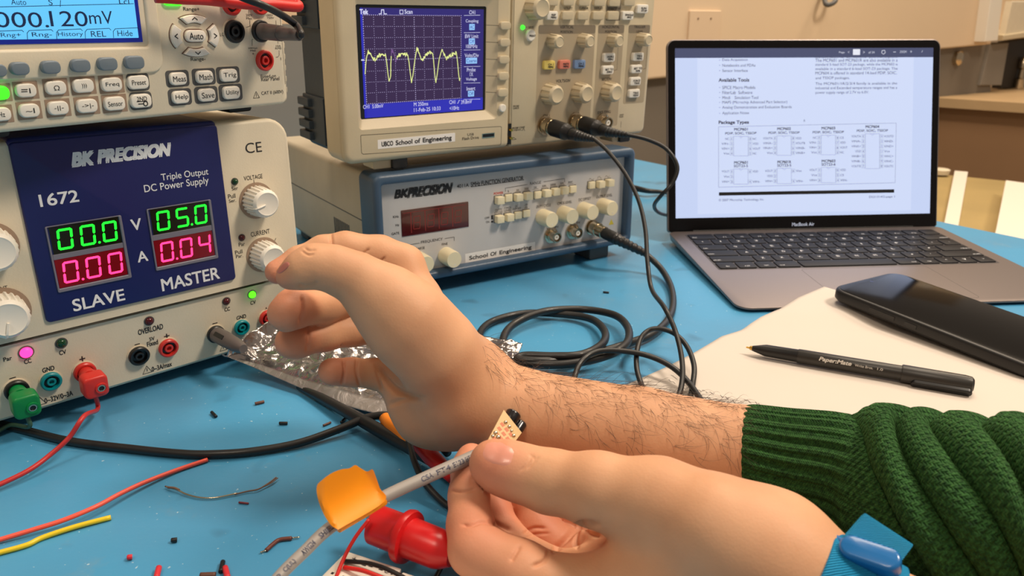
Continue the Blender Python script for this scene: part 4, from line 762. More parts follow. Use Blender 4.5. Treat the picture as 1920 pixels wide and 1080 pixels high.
def chip(cx, cy, w, h, top, sub, L_, R_):
    P7(top, cx, cy-h/2-38 if len(L_) > 3 else cy-h/2-34, 72, 14, bold=.03); P7(sub, cx, cy-h/2-16, 166 if 'PDIP' in sub else 74, 14, bold=.02)
    l7([(cx-w/2, cy-h/2), (cx+w/2, cy-h/2), (cx+w/2, cy+h/2), (cx-w/2, cy+h/2), (cx-w/2, cy-h/2)], .25, thin); l7([(cx-10, cy-h/2), (cx, cy-h/2+9), (cx+10, cy-h/2)], .2, thin)
    n = max(len(L_), len(R_))
    for i in range(n):
        Y = cy-h/2+h*(i+.5)/n
        for side, T_ in ((-1, L_), (1, R_)):
            if i < len(T_) and T_[i]:
                X = cx+side*(w/2+11); P7(str(i+1 if side < 0 else 2*n-i), X, Y, 7, 11, bold=0); l7([(X-8, Y-9), (X+8, Y-9), (X+8, Y+9), (X-8, Y+9), (X-8, Y-9)], .18, thin); P7(T_[i], cx+side*(w/2+24+len(T_[i])*5), Y, len(T_[i])*10, 11, bold=0)
V = 'Vss'; S8 = 'PDIP, SOIC, TSSOP'
chip(424, 637, 78, 104, 'MCP601', S8, ['NC', 'VIN-', 'VIN+', V], ['NC', 'VDD', 'VOUT', 'NC']); chip(654, 634, 76, 104, 'MCP602', S8, ['VOUTA', 'VINA-', 'VINA+', V], ['VDD', 'VOUTB', 'VINB-', 'VINB+'])
chip(890, 631, 76, 104, 'MCP603', S8, ['NC', 'VIN-', 'VIN+', V], ['CS', 'VDD', 'VOUT', 'NC']); chip(1125, 664, 76, 186, 'MCP604', S8, ['VOUTA', 'VINA-', 'VINA+', 'VDD', 'VINB+', 'VINB-', 'VOUTB'], ['VOUTD', 'VIND-', 'VIND+', 'Vss', 'VINC+', 'VINC-', 'VOUTC'])
chip(424, 799, 76, 82, 'MCP601', 'SOT23-5', ['VOUT', 'Vss', 'VIN+'], ['VDD', '', 'VIN-']); chip(655, 796, 76, 82, 'MCP601R', 'SOT23-5', ['VOUT', 'VDD', 'VIN+'], ['Vss', '', 'VIN-']); chip(891, 791, 76, 82, 'MCP603', 'SOT23-6', ['VOUT', 'Vss', 'VIN+'], ['VDD', 'CS', 'VIN-'])
P7('\u00a9 2007 Microchip Technology Inc.', 306, 924, 242, 16, left=True, bold=0); P7('DS21314G-page 1', 1108, 908, 136, 14, left=True, bold=0)
P7('A', 762, 500, 8, 14)
ink.build('page_lettering', mat('page_ink', (34, 34, 54), .6, emit=(60, 62, 96), es=.35), pg_, LID); thin.build('page_lines', mat('page_thin_lines', (60, 60, 80), .6, emit=(150, 156, 190), es=.55), pg_, LID)
mb = MB(); a0, b0 = LID.px(*Z7(307, 901)); b1 = LID.px(*Z7(307, 883))[1]; a1 = LID.px(*Z7(1241, 870))[0]; rbox(mb, a0, a1, b0, b1, .05, .14, .1, .01); mb.build('page_bar', mat('page_black', (10, 10, 14), .5), pg_, LID)
for s, X, Y, w in (('Page', 962, 138, 30), ('<', 998, 136, 8), ('>', 1080, 136, 9), ('of 34', 1120, 137, 32), ('-', 1243, 135, 14), ('ZOOM', 1289, 134, 36), ('+', 1331, 133, 10), ('/', 1390, 132, 16)): P7(s, X, Y, w, 12 if s != '-' else 3, m=inw, bold=.01)
inw2 = MB(); stroke(inw2, [LID.px(*Z7(*p), .1) for p in ((1176, 128), (1190, 126), (1194, 138), (1184, 147), (1174, 140), (1176, 128))], .5, .2)
a0, b0 = LID.px(*Z7(1021, 151)); a1, b1 = LID.px(*Z7(1059, 120)); rbox(inw2, a0, a1, b0, b1, .05, .2, .4, .01)
inw.build('toolbar_lettering', emis('toolbar_text', (220, 224, 240), .9), pg_, LID); inw2.build('toolbar_icons', emis('toolbar_icons', (235, 238, 250), 1.0), pg_, LID)

# ============================================================ PAPER, PHONE, PEN
def flat_sheet(name, m_, pts, z, n=1): pass
K_ = onz(1545, 538, 6.4); e1 = onz(1180, 718, .6)-K_; e1[2] = 0; e1 /= np.linalg.norm(e1); e2 = np.array([-e1[1], e1[0], 0]); e2 = e2 if e2[0] > 0 else -e2
def paper_z(p):                                                       # the sheet climbs over the front edge of the laptop
    q = p-LB.O; v = q@LB.V; u = q@LB.X; t = min(1, max(0, (v+46)/42.)); t = t*t*(3-2*t); side = min(1, max(0, (u+14)/12.)); return .5+t*side*(4.6+max(0, v)*slope*1.02)
mb = MB(); NU, NV = 90, 70; V = []
edge = [(0, 0), (40, 2.2), (75, -.6), (100, 1.8), (128, 1.2), (150, 4.5), (162, 3.2), (190, .5), (225, -1.0), (279, 0)]
for i in range(NU+1):
    for k in range(NV+1):
        a = 279*i/NU; b = 216*k/NV; wv = np.interp(a, [q[0] for q in edge], [q[1] for q in edge])*(1-k/NV); p = K_+e1*a+e2*(b+wv*-1); p = p.copy(); p[2] = paper_z(p); V.append(p)
top = [(i*(NV+1)+k, i*(NV+1)+k+1, (i+1)*(NV+1)+k+1, (i+1)*(NV+1)+k) for i in range(NU) for k in range(NV)]
if np.cross(e2, e1)[2] < 0: top = [f_[::-1] for f_ in top]
mb.add(V, top); pap = mb.build('paper_sheet', M['paper'], loc=onz(1500, 700, 0), smooth=True); so_ = pap.modifiers.new('thickness', 'SOLIDIFY'); so_.thickness = .00025; so_.offset = -1; tag(pap, 'sheet of white paper with faint handwriting, under the phone and pen', 'paper')
mb = MB(); rh = random.Random(11)
for (xa, ya, xb, yb) in ((1258, 703, 1272, 711), (1252, 712, 1266, 720), (1282, 727, 1342, 738), (1312, 741, 1334, 748), (1349, 740, 1381, 756), (1396, 748, 1412, 756), (1417, 756, 1432, 762), (1290, 752, 1300, 758), (1340, 752, 1372, 764)):
    n = max(6, int((xb-xa)/2.2)); pts = []
    for i in range(n):
        t = i/(n-1); p = onz(xa+(xb-xa)*t+rh.uniform(-1, 1), ya+(yb-ya)*t+rh.uniform(-2.8, 2.8), .62); pts.append(p[:2])
    for i in range(len(pts)-1):
        if rh.random() < .85: stroke(mb, pts[i:i+2], .28, .62)
mb.build('handwriting', mat('pen_ink', (40, 38, 48), .7), pap)
A, D_, B, E_ = onz(1583, 549, 18.4), onz(1913, 677, 12.2), onz(1680, 508, 19), onz(1913, 590, 12.8)
dl = (D_-A)/np.linalg.norm(D_-A)+(E_-B)/np.linalg.norm(E_-B); dl /= np.linalg.norm(dl); vv = np.cross((0, 0, 1.), dl); vv /= np.linalg.norm(vv); wph = 86.; lph = 165
mid_ = (A+B)/2; mid_ = mid_-dl*((mid_-(onz(1571, 548, 18.6)+onz(1659, 505, 18.8))/2)@dl); PH = Frame(mid_-vv*wph/2-dl*2.0, dl, vv); PH.O = PH.O-PH.N*10.4
ph = empty('phone', PH.w(lph/2, wph/2, 0), 'black smartphone in a black case lying face up on the white paper', 'phone')
mb = MB(); rbox(mb, 0, lph, 0, wph, 0, 10.2, 13, 2.4, 8, back=True); mb.build('case', mat('black_case', (22, 21, 22), .42), ph, PH, smooth='auto')
mb = MB(); rbox(mb, 2.6, lph-2.6, 2.6, wph-2.6, 9, 10.5, 11, .3, 8); mb.build('screen_glass', mat('phone_glass', (10, 8, 7), .12, spec=.22), ph, PH, smooth='auto')
mb = MB(); [rbox(mb, x, x+l, -.5, .6, 4, 7, .5, .2) for x, l in ((38, 22), (68, 10))]; mb.each('side_button', mat('case_buttons', (28, 27, 28), .4), ph, PH)
mb = MB(); lathe(mb, 8, wph/2, [(10.4, 1.8), (10.56, 1.7), (10.56, .1)], 20, cap1=False); mb.build('front_camera', M['lcdink'], ph, PH)
# pen
pA, pB = onz(1399, 651, 6), onz(1829, 723, 6.6); T = (pB-pA); Lp = np.linalg.norm(T); T /= Lp; S_ = np.array([-T[1], T[0], 0]); PE = Frame(pA, S_, np.cross(T, S_)); PE = Frame(pA, np.cross(S_, T)*-1, S_)
PE = Frame(pA, S_, np.cross(T, S_))                                   # normal = S x (T x S) = T
pen = empty('pen', pA+T*Lp/2*np.array([1, 1, 0])+np.array([0, 0, -6]), 'black capped-end ballpoint pen lying uncapped on the white paper', 'pen')
M['penb'] = mat('black_pen_barrel', (42, 40, 38), .38); K = Lp/434.
f = lambda x: (x-1399)*K
mb = MB(); lathe(mb, 0, 0, [(0, .5), (f(1406), .7), (f(1407), 1.4), (f(1414), 1.7)], 20, cap0=True); mb.build('tip', M['gold'], pen, PE, smooth='auto')
mb = MB(); lathe(mb, 0, 0, [(f(1412), 1.8), (f(1440), 4.2), (f(1505), 4.5), (f(1506), 4.7)], 32); mb.build('grip', M['black'], pen, PE, smooth='auto')
mb = MB(); lathe(mb, 0, 0, [(f(1505), 4.6), (f(1507), 5.0), (f(1706), 5.1)], 12, cap0=True); mb.build('barrel', M['penb'], pen, PE, smooth='auto')
mb = MB(); lathe(mb, 0, 0, [(f(1703), 5.6), (f(1705), 5.9), (f(1815), 5.7), (f(1826), 5.2), (f(1830), 3.8), (f(1830)+.2, .1)], 32, cap0=True); cp = mb.build('cap', M['penb'], pen, PE, smooth='auto')
tc_ = CC-(pA+T*Lp*.8); tc_ -= T*(tc_@T); tc_ /= np.linalg.norm(tc_); dn = tc_*.55-np.array([0, 0, .85])*.6; dn -= T*(dn@T); dn /= np.linalg.norm(dn)
sd = np.cross(dn, T); CL = Frame(pA+T*f(1722)+dn*5.2, T, np.cross(dn, T)); mb = MB(); rbox(mb, 0, f(1828)-f(1722), -2.6, 2.6, 0, 2.6, 2.4, .8); mb.build('clip', M['black'], cp, CL, smooth='auto')
BF = Frame(pA+tc_*5.15, T, np.cross(tc_, T)); mb = MB(); text(mb, 'Paper:Mate', f(1580), .2, f(1611)-f(1550), 3.4, 0, bold=.03, shear=.3); text(mb, 'Write Bros.', f(1634), .2, f(1652)-f(1618), 1.7, 0, bold=.01); text(mb, '1.0', f(1664), .2, 3.3, 1.6, 0, bold=.01); mb.build('barrel_lettering', mat('pale_print', (214, 208, 200), .5), pen, BF)

# ============================================================ CABLES
def zp(pts): return [onz(*p) for p in pts]
def cable(name, m_, pts, r, label, cat='cable', group=None, n=8, seg=12, raw=False):
    P = pts if raw else zp(pts); mb = MB(); tube(mb, P, r, n, seg); o = mb.build(name, m_, smooth=True, loc=np.array([P[0][0], P[0][1], min(p[2] for p in P)])); return tag(o, label, cat, group)
# thick output lead: connector on the generator, falling to the bench and coiling behind the forearm
oc = empty('output_cable', GF.w(*gb, 4), 'thick black coaxial cable from the function generator, coiled on the bench behind the forearm', 'cable')
P0 = GF.w(gb[0], gb[1], 3); dg = GF.N-np.array([0, 0, .10]); dg /= np.linalg.norm(dg)
mb = MB(); tube(mb, [P0, P0+dg*7, P0+dg*7.2, P0+dg*16, P0+dg*16.2, P0+dg*18], [6.8, 6.8, 6.1, 6.1, 5.6, 5.6], 1, 26); mb.build('bnc_plug', M['metal'], oc, smooth='auto')
def boot(parent, P, d, L, r0, r1, ribs, end, m_=None):
    C = spline([P, P+d*L*.5, end], 24); T_, A_, B_ = frames(C); n = len(C); a = np.arange(20)*2*math.pi/20; R = []
    for i in range(n):
        t = i/(n-1); r = r0+(r1-r0)*max(0, (t-.35)/.65); r += (.55 if (t > .42 and int(t*ribs*2) % 2) else 0); R.append(C[i]+r*(np.cos(a)[:, None]*A_[i]+np.sin(a)[:, None]*B_[i]))
    mb = MB(); loops(mb, R); return mb.build('strain_relief', m_ or M['rubber'], parent, smooth='auto')
E0 = at(1208, 474, (P0-CC)@CF-28); boot(oc, P0+dg*16, dg, 40, 5.6, 3.3, 13, E0)
dE = float((E0-CC)@CF)
RC = 2.9
pth = [E0*.9+(P0+dg*40)*.1, E0] + zp([(1238, 502, 9), (1257, 535, 4), (1262, 570, 3.2), (1252, 600, 4), (1224, 626, 5), (1186, 641, 5), (1150, 653, 5), (1115, 662, 5), (1068, 673, 6), (1020, 677, 8), (972, 674, 8), (985, 667, 9), (1040, 668, 10), (1090, 665, 11), (1128, 646, 10), (1134, 622, 8), (1108, 598, 6), (1052, 589, 5), (980, 588, 4), (921, 604, 3.4), (899, 630, 3.4), (915, 658, 4)])
mb = MB(); tube(mb, pth, RC, 9, 14); mb.build('lead', M['rubber'], oc, smooth=True)
pth = zp([(915, 658, 4), (935, 672, 6), (980, 681, 6), (1040, 684, 7), (1100, 677, 9), (1150, 662, 12), (1177, 640, 12), (1176, 612, 10), (1150, 590, 9), (1090, 580, 8), (1020, 584, 9), (966, 606, 8), (944, 634, 6), (952, 664, 3.5), (978, 700, 3.2), (985, 740, 3.2), (960, 790, 3.2)])
mb = MB(); tube(mb, pth, RC, 9, 14); mb.build('lead', M['rubber'], oc, smooth=True)
# scope probes
def probe(i, label, path, end):
    a, b = cb[i]; P = SF.w(a, b, 2); rt = empty('probe_cable', P, label, 'cable'); d = SF.N-np.array([0, 0, .06]); d /= np.linalg.norm(d)
    mb = MB(); tube(mb, [P, P+d*6, P+d*6.2, P+d*9], [7.4, 7.4, 6.6, 6.6], 1, 26); mb.build('bnc_plug', M['metal'], rt, smooth='auto')
    mb = MB(); tube(mb, [P+d*8.5, P+d*9, P+d*26, P+d*27, P+d*34], [6.0, 7.6, 7.3, 6.4, 5.4], 1, 30); mb.build('plug_grip', M['rubber'], rt, smooth='auto')
    Q = P+d*34; e = at(*end, (Q-CC)@CF-16); boot(rt, P+d*30, d, 26, 4.9, 2.0, 12, e); D0 = float((e-CC)@CF)
    mb = MB(); tube(mb, [e+(P+d*30-e)*.08, e]+path(D0), 1.75, 9, 12); mb.build('lead', M['rubber'], rt, smooth=True); return rt
probe(0, 'thin black probe cable from the left socket of the oscilloscope, hanging down to the bench', lambda D0: [at(1140, 284, D0-6), at(1172, 325, D0-14), at(1197, 375, D0-26), at(1210, 430, D0-40), at(1214, 490, D0-58), at(1222, 542, D0-74)]+zp([(1246, 577, 36), (1266, 620, 26), (1278, 670, 16), (1279, 715, 8), (1268, 752, 4), (1240, 800, 3)]), (1114, 261))
probe(1, 'thin black probe cable from the middle socket of the oscilloscope, curving past the laptop edge', lambda D0: [at(1215, 262, D0-4), at(1250, 280, D0-8), at(1270, 312, D0-10), at(1261, 343, D0-10), at(1240, 366, D0-6), at(1227, 384, D0+26), at(1233, 397, D0+60), at(1252, 404, 840), at(1300, 411, 880)], (1178, 253))
cable('black_cable', M['rubber'], [(1215, 745, 2), (1203, 722, 3), (1194, 690, 8), (1195, 655, 14), (1206, 628, 18), (1229, 616, 20), (1262, 624, 18), (1287, 648, 14), (1301, 684, 9), (1299, 720, 4), (1290, 760, 2.4), (1270, 810, 2.2)], 1.8, 'thin black cable arching in a tall loop over the left corner of the paper')
cable('black_cable', M['rubber'], [(1070, 760, 4), (1078, 705, 8), (1092, 676, 13), (1120, 659, 16), (1165, 658, 16), (1215, 667, 14), (1258, 687, 11), (1290, 716, 7), (1318, 756, 4), (1350, 810, 2.3)], 1.9, 'thin black cable rising beside the coil and running right across the paper to the sleeve')
cable('probe_tip_cable', M['rubber'], [(1150, 352, 10), (1184, 352, 9), (1215, 358, 8), (1252, 362, 4), (1300, 380, 3)], [4.5, 4.5, 3.5, 2.4, 2.2], 'black probe lying on the bench between the function generator and laptop')
# front cables
cable('black_cable', M['rubber'], [(-60, 780, 2.6), (30, 802, 2.6), (130, 827, 2.6), (250, 842, 2.6), (330, 850, 2.6), (390, 852, 2.6), (470, 847, 2.6), (560, 831, 3), (640, 803, 5), (690, 783, 8), (735, 780, 9), (790, 800, 6), (840, 850, 4)], 2.3, 'black cable running along the bench from under the power supply to the wrist')
pc_ = empty('alligator_clip_lead', onz(720, 800, 0), 'black probe lead with an orange and a red clip boot, passing under the wrist', 'test lead')
mb = MB(); tube(mb, zp([(560, 726, 3), (600, 745, 4), (660, 778, 6), (720, 812, 6), (780, 845, 6), (850, 885, 5)]), [1.8, 3.0, 3.6, 3.9, 3.8, 3.4], 6, 16); mb.build('lead', M['rubber'], pc_, smooth=True)
mb = MB(); tube(mb, zp([(722, 784, 9), (735, 800, 8.5), (762, 822, 8), (790, 848, 7)]), [3.6, 4.6, 4.4, 2.5], 6, 14); mb.build('orange_boot', mat('orange_rubber', (250, 140, 20), .4), pc_, smooth=True)
mb = MB(); tube(mb, zp([(770, 822, 10), (810, 858, 9), (850, 895, 7)]), [2.6, 4.6, 3.6], 6, 14); mb.build('red_boot', M['redrub'], pc_, smooth=True)
cable('black_cable', M['rubber'], [(760, 800, 13), (768, 832, 13), (778, 868, 12), (795, 903, 9), (822, 934, 5), (850, 955, 3), (900, 980, 2)], 1.7, 'thin black cable dropping from the wrist past the orange clip, behind the grey cable')
cable('banana_lead_wire', mat('red_silicone', (190, 44, 44), .4), [tuple(rend), tuple(rend-LF.V*10)]+[tuple(q) for q in zp([(158, 780, 22), (130, 820, 14), (95, 852, 8), (50, 884, 5), (-30, 922, 3)])], 1.3, 'thin red wire from the red plug curving down to the left edge', 'wire', raw=True)
cable('banana_lead_wire', mat('green_silicone', (60, 92, 72), .4), [tuple(gend), tuple(gend-LF.V*8), tuple(onz(20, 797, 5)), tuple(onz(-10, 812, 3)), tuple(onz(-60, 830, 2))], 1.2, 'thin dark green wire from the green plug at the left edge', 'wire', raw=True)
cable('wire', mat('coral_wire', (240, 92, 74), .4), [(-60, 1030, 1.6), (0, 1012, 2), (60, 994, 3), (120, 975, 4), (180, 950, 4.5), (225, 926, 4), (270, 905, 3), (330, 882, 1.5), (389, 862, 1.4)], 1.15, 'long loose coral red wire lying across the left of the bench', 'wire')
cable('wire', mat('yellow_wire', (232, 200, 30), .4), [(-60, 1052, 1.3), (0, 1036, 1.3), (50, 1022, 1.3), (80, 1008, 1.3), (140, 988, 1.6), (208, 970, 1.3)], 1.2, 'loose yellow wire at the left, in front of the coral one', 'wire')
# twisted tinned wire and small offcuts
tw_ = empty('stripped_wire', onz(420, 930, 0), 'bent bare tinned wire with frayed dark ends lying mid bench', 'wire')
mb = MB(); tube(mb, zp([(310, 912, 1), (331, 918, 1.3), (350, 927, 1), (375, 933, 1), (405, 933, 1), (445, 925, 1)]), .45, 6, 8); mb.build('tinned_core', M['metal'], tw_, smooth=True)
mb = MB(); tube(mb, zp([(440, 927, 1), (465, 921, 1), (485, 917, 1.4), (505, 905, 1.8), (518, 895, 2.4)]), .4, 6, 8); tube(mb, zp([(485, 917, 1.2), (508, 906, 1.6), (521, 896, 1.8)]), .3, 6, 8); tube(mb, zp([(315, 914, 1.2), (327, 915, 1.8), (336, 919, 1.4)]), .6, 6, 8); mb.build('frayed_end', M['inkb'], tw_, smooth=True)
bw = empty('wire_offcut', onz(525, 1020, 0), 'short bent brown wire with stripped ends, nearest the grey cable', 'wire')
mb = MB(); tube(mb, zp([(499, 1032, 1), (512, 1020, 1.2), (524, 1012, 1.2), (547, 1009, 1.2)]), .95, 6, 10); mb.build('insulation', mat('brown_insulation', (104, 52, 40), .45), bw, smooth=True)
mb = MB(); tube(mb, zp([(488, 1036, .8), (499, 1032, 1)]), .4, 4, 6); tube(mb, zp([(547, 1009, 1.2), (562, 1007, 1)]), .35, 4, 6); mb.build('core', M['metal'], bw, smooth=True)
CB = dict(k=M['black'], b=mat('brown_offcut', (96, 58, 44), .5), r=mat('red_offcut', (210, 44, 56), .4), o=mat('maroon_offcut', (120, 40, 50), .5))
for (xa, ya, xb, yb, r, c_, lb) in [(397, 773, 405, 781, 1.0, 'k', 'tiny black insulation offcut in front of the red socket plug'), (524, 793.5, 539, 793.5, .95, 'k', 'tiny black sleeve with pale dots lying mid bench'), (478, 757, 495, 753, .95, 'b', 'tiny brown shrivelled offcut near the silver bag'), (591, 749, 598, 745, .8, 'o', 'tiny dark red scrap under the edge of the silver bag'), (606, 798, 620, 792, .7, 'b', 'thin brown offcut left of the crossing black cables'),
      (640, 792, 649, 783, .9, 'k', 'tiny black sleeve beside the crossing black cables'), (322, 1013, 332, 1012, 1.1, 'k', 'small black offcut below the tinned wire'), (240, 1045, 248, 1044, 1.2, 'r', 'tiny red offcut between the yellow wire and the bottom edge'), (298, 1064, 293, 1084, 1.3, 'r', 'red wire offcut standing at the bottom edge, leftmost'), (418, 1053, 414, 1072, 1.1, 'k', 'black wire offcut at the bottom edge beside a red one'),
      (422, 1064, 427, 1084, 1.3, 'r', 'red wire offcut at the bottom edge beside a black one'), (376, 1079, 404, 1078, 1.3, 'b', 'brown wire offcut on the bottom edge'), (1131, 547.5, 1142, 548.5, .8, 'k', 'tiny black scrap on the clear mat right of the cable coil'), (448, 942, 466, 944, .5, 'o', 'tiny forked metal scrap under the tinned wire'), (632, 805, 636, 812, .35, 'b', 'hair thin scrap by the crossing black cables')]:
    cable('wire_scrap', CB[c_], [(xa, ya, r+.1), ((xa+xb)/2, (ya+yb)/2, r+.2), (xb, yb, r+.1)], r, lb, 'scrap', 'wire scraps on the bench', 4, 10)
# ============================================================ SILVER ANTISTATIC BAG
bag = empty('antistatic_bag', onz(640, 700, 0), 'crumpled silver antistatic bag lying behind the curled hand', 'bag')
lo_ = spline([onz(*p) for p in ((415, 663, 16), (480, 691, 9), (560, 726, 5), (640, 757, 4), (720, 778, 4), (800, 790, 4), (880, 770, 4), (938, 712, 4), (962, 680, 5))], 24)
up_ = spline([onz(*p) for p in ((428, 655, 20), (500, 606, 30), (556, 588, 34), (628, 573, 38), (700, 596, 26), (780, 615, 20), (850, 622, 14), (920, 631, 10), (980, 645, 9))], 24)
nu = 230; nv = 90; lo_ = np.array([np.interp(np.linspace(0, 1, nu), np.linspace(0, 1, len(lo_)), lo_[:, k]) for k in range(3)]).T; up_ = np.array([np.interp(np.linspace(0, 1, nu), np.linspace(0, 1, len(up_)), up_[:, k]) for k in range(3)]).T
from mathutils import noise as mn
Vb = []; uvb = []
for j in range(nv):
    t = j/(nv-1)
    for i in range(nu):
        p = lo_[i]*(1-t)+up_[i]*t; e = min(1, max(0, (t-.13)*9))*min(1, (1-t)*14+.1)*min(1, i/8+.1)*min(1, (nu-1-i)/8+.1)
        sag = -t*(1-t)*(p[2])*.9
        c = mn.ridged_multi_fractal(Vector((p[0]*.045, p[1]*.06, 0)), 1., 2.1, 4, .9, 2.)*2.4 + abs(mn.noise(Vector((p[0]*.09, p[1]*.12, 3))))*5.0
        Vb.append((p[0], p[1], max(.6, p[2]+sag+c*e*.85-1.2*e+mn.noise(Vector((p[0]*.03, p[1]*.03, 9)))*1.5))); uvb.append((i/(nu-1), t))
mb = MB(); mb.add(Vb, [(j*nu+i, j*nu+i+1, (j+1)*nu+i+1, (j+1)*nu+i) for j in range(nv-1) for i in range(nu-1)])
m = mat('silver_film', (178, 172, 170), .20, .92); M['film'] = m; nt = m.node_tree; b = nt.nodes['Principled BSDF']; tcn = nt.nodes['Texture Coordinate']
uvn = nt.nodes.new('ShaderNodeSeparateXYZ'); nt.links.new(tcn.outputs['UV'], uvn.inputs[0]); rp = nt.nodes.new('ShaderNodeMapRange'); rp.inputs[1].default_value = .12; rp.inputs[2].default_value = .15; rp.inputs[3].default_value = .42; rp.inputs[4].default_value = .16
nt.links.new(uvn.outputs['Y'], rp.inputs[0]); nt.links.new(rp.outputs[0], b.inputs['Roughness'])
vo = nt.nodes.new('ShaderNodeTexNoise'); vo.inputs['Scale'].default_value = 70; vo.inputs['Detail'].default_value = 5; vo.inputs['Distortion'].default_value = 1.5; bm_ = nt.nodes.new('ShaderNodeBump'); bm_.inputs['Strength'].default_value = .55; bm_.inputs['Distance'].default_value = .002
nt.links.new(tcn.outputs['Object'], vo.inputs['Vector']); nt.links.new(vo.outputs['Fac'], bm_.inputs['Height']); nt.links.new(bm_.outputs['Normal'], b.inputs['Normal'])
bo = mb.build('film', m, bag, smooth=True, uv=uvb); sol = bo.modifiers.new('thick', 'SOLIDIFY'); sol.thickness = .0003; sol.offset = -1
# ============================================================ BREADBOARD and clipped red boot (bottom centre)
g1, g2, g3 = onz(650, 1033, 9), onz(740, 1062, 9), onz(600, 1095, 9); d1 = (g2-g1)/np.linalg.norm(g2-g1); BBF = Frame(np.array([g1[0], g1[1], 0]), d1, np.array([-d1[1], d1[0], 0]))
bb = empty('breadboard', BBF.w(30, -40, 0), 'white solderless breadboard with red and black wires, cut by the bottom edge', 'breadboard')
mb = MB(); rbox(mb, 0, 27.5, -82, 0, 0, 9, .6, .4); mb.build('power_rail', M['white'], bb, BBF); mb = MB(); rbox(mb, 29, 82, -82, -1.5, 0, 9, .6, .4); mb.build('terminal_strip', M['white'], bb, BBF)
mb = MB(); inr = MB()
for i in range(14):
    for j in range(8):
        a = 3+i*5.4; b = -14-j*7.6
        if 26 < a < 31: continue
        bx(mb, (a, b, 9.0), (1.2, 1.2, .15))
mb.build('contact_hole', M['black'], bb, BBF)
ink = MB(); [text(ink, s, x, y, 1.6, 2, 9.1, rot=-1.57) for s, x, y in (('+', 6, -3), )]; [text(ink, s, x, -4.2, 1.5, 2.0, 9.1, rot=-1.57) for s, x in (('-', 12), ('I', 15), ('H', 33), ('G', 37), ('F', 41), ('E', 45), ('D', 49), ('1', 20), ('0', 23), ('5', 26))]; ink.build('printed_marks', M['ink'], bb, BBF)
cable('jumper_wire', M['redrub'], [tuple(q) for q in (at(692, 974, 318), at(668, 1005, 317), at(648, 1040, 315), at(632, 1078, 310), at(622, 1110, 308))], .8, 'thin red jumper wire from the red clip boot down to the breadboard', 'wire', raw=True)
cable('jumper_wire', M['rubber'], [(645, 1052, 10), (690, 1056, 12), (730, 1069, 12.5), (770, 1090, 11)], .95, 'black jumper wire lying across the corner of the breadboard', 'wire')
cable('jumper_wire', M['redrub'], [(645, 1064, 10), (680, 1070, 12), (720, 1085, 11), (750, 1100, 10)], .9, 'short red jumper wire on the breadboard below the black one', 'wire')
rb = empty('red_clip', onz(770, 1030, 0), 'red rubber-booted test clip with a flange, behind the hand that holds the cable', 'test clip')
RA, RB_ = onz(706, 984, 17), onz(850, 1040, 16); Td = (RB_-RA)/np.linalg.norm(RB_-RA); Sd = np.array([-Td[1], Td[0], 0]); Sd /= np.linalg.norm(Sd); RF = Frame(RA, Sd, np.cross(Td, Sd)); LL = np.linalg.norm(RB_-RA)
mb = MB(); rr_ = 8.5
lathe(mb, 0, 0, [(6, rr_*.7), (1, rr_*.86), (0, rr_*.93), (0, rr_), (2, rr_), (LL*.33, rr_), (LL*.36, rr_*1.04), (LL*.37, rr_*1.32), (LL*.41, rr_*1.36), (LL*.45, rr_*1.3), (LL*.46, rr_*1.0), (LL*.82, rr_*.97), (LL*.9, rr_*.86), (LL*1.0, rr_*.6)], 40); mb.build('boot', mat('glossy_red_rubber', (212, 30, 34), .3, sss=.1), rb, RF, smooth='auto')
mb = MB(); tube(mb, [RF.w(0, 2, 8), RF.w(1, 3, -3), RF.w(1.5, 5, -7)], [3, 2.6, 1.6], 6, 12); mb.build('metal_jaw', M['metal'], rb, smooth=True)
cable('black_cable', M['rubber'], [(845, 1030, 8), (832, 1055, 4), (818, 1082, 2), (800, 1120, 2)], 1.1, 'thin black wire under the tip of the red clip at the bottom edge', 'wire')
# ============================================================ PERSON: right forearm and hand, left hand
def J(px, py, d, r): return np.append(at(px, py, d), r*d/FPX)             # joint: place, depth, half-width as seen -> x, y, z, radius in mm
class Field:
    def __init__(s, lo, hi, h): s.lo = np.array(lo, float); s.h = h; s.n = np.ceil((np.array(hi)-lo)/h).astype(int)+1; s.F = np.full(s.n, 60., np.float32)
    def seg(s, F, a, b, k, pad=14.):
        m = max(a[3], b[3])+pad+k; lo = np.minimum(a[:3], b[:3])-m; hi = np.maximum(a[:3], b[:3])+m
        i0 = np.clip(np.floor((lo-s.lo)/s.h).astype(int), 0, s.n); i1 = np.clip(np.ceil((hi-s.lo)/s.h).astype(int)+1, 0, s.n)
        if (i1 <= i0).any(): return
        g = [s.lo[k_]+np.arange(i0[k_], i1[k_])*s.h for k_ in range(3)]; X, Y, Z = np.meshgrid(*g, indexing='ij', sparse=True)
        ba = b[:3]-a[:3]; L = ba@ba+1e-9; t = np.clip(((X-a[0])*ba[0]+(Y-a[1])*ba[1]+(Z-a[2])*ba[2])/L, 0, 1)
        D = np.sqrt((X-a[0]-t*ba[0])**2+(Y-a[1]-t*ba[1])**2+(Z-a[2]-t*ba[2])**2)-(a[3]+t*(b[3]-a[3]))
        sl = tuple(slice(i0[q], i1[q]) for q in range(3)); F[sl] = smin(F[sl], D.astype(np.float32), k)
    def chain(s, pts, k=2., kin=None):
        G = np.full(s.n, 60., np.float32)
        for i in range(len(pts)-1): s.seg(G, pts[i], pts[i+1], kin if kin is not None else k)
        return G
def smin(a, b, k):
    if k <= 0: return np.minimum(a, b)
    h = np.maximum(k-np.abs(a-b), 0)/k; return np.minimum(a, b)-h*h*k*.25
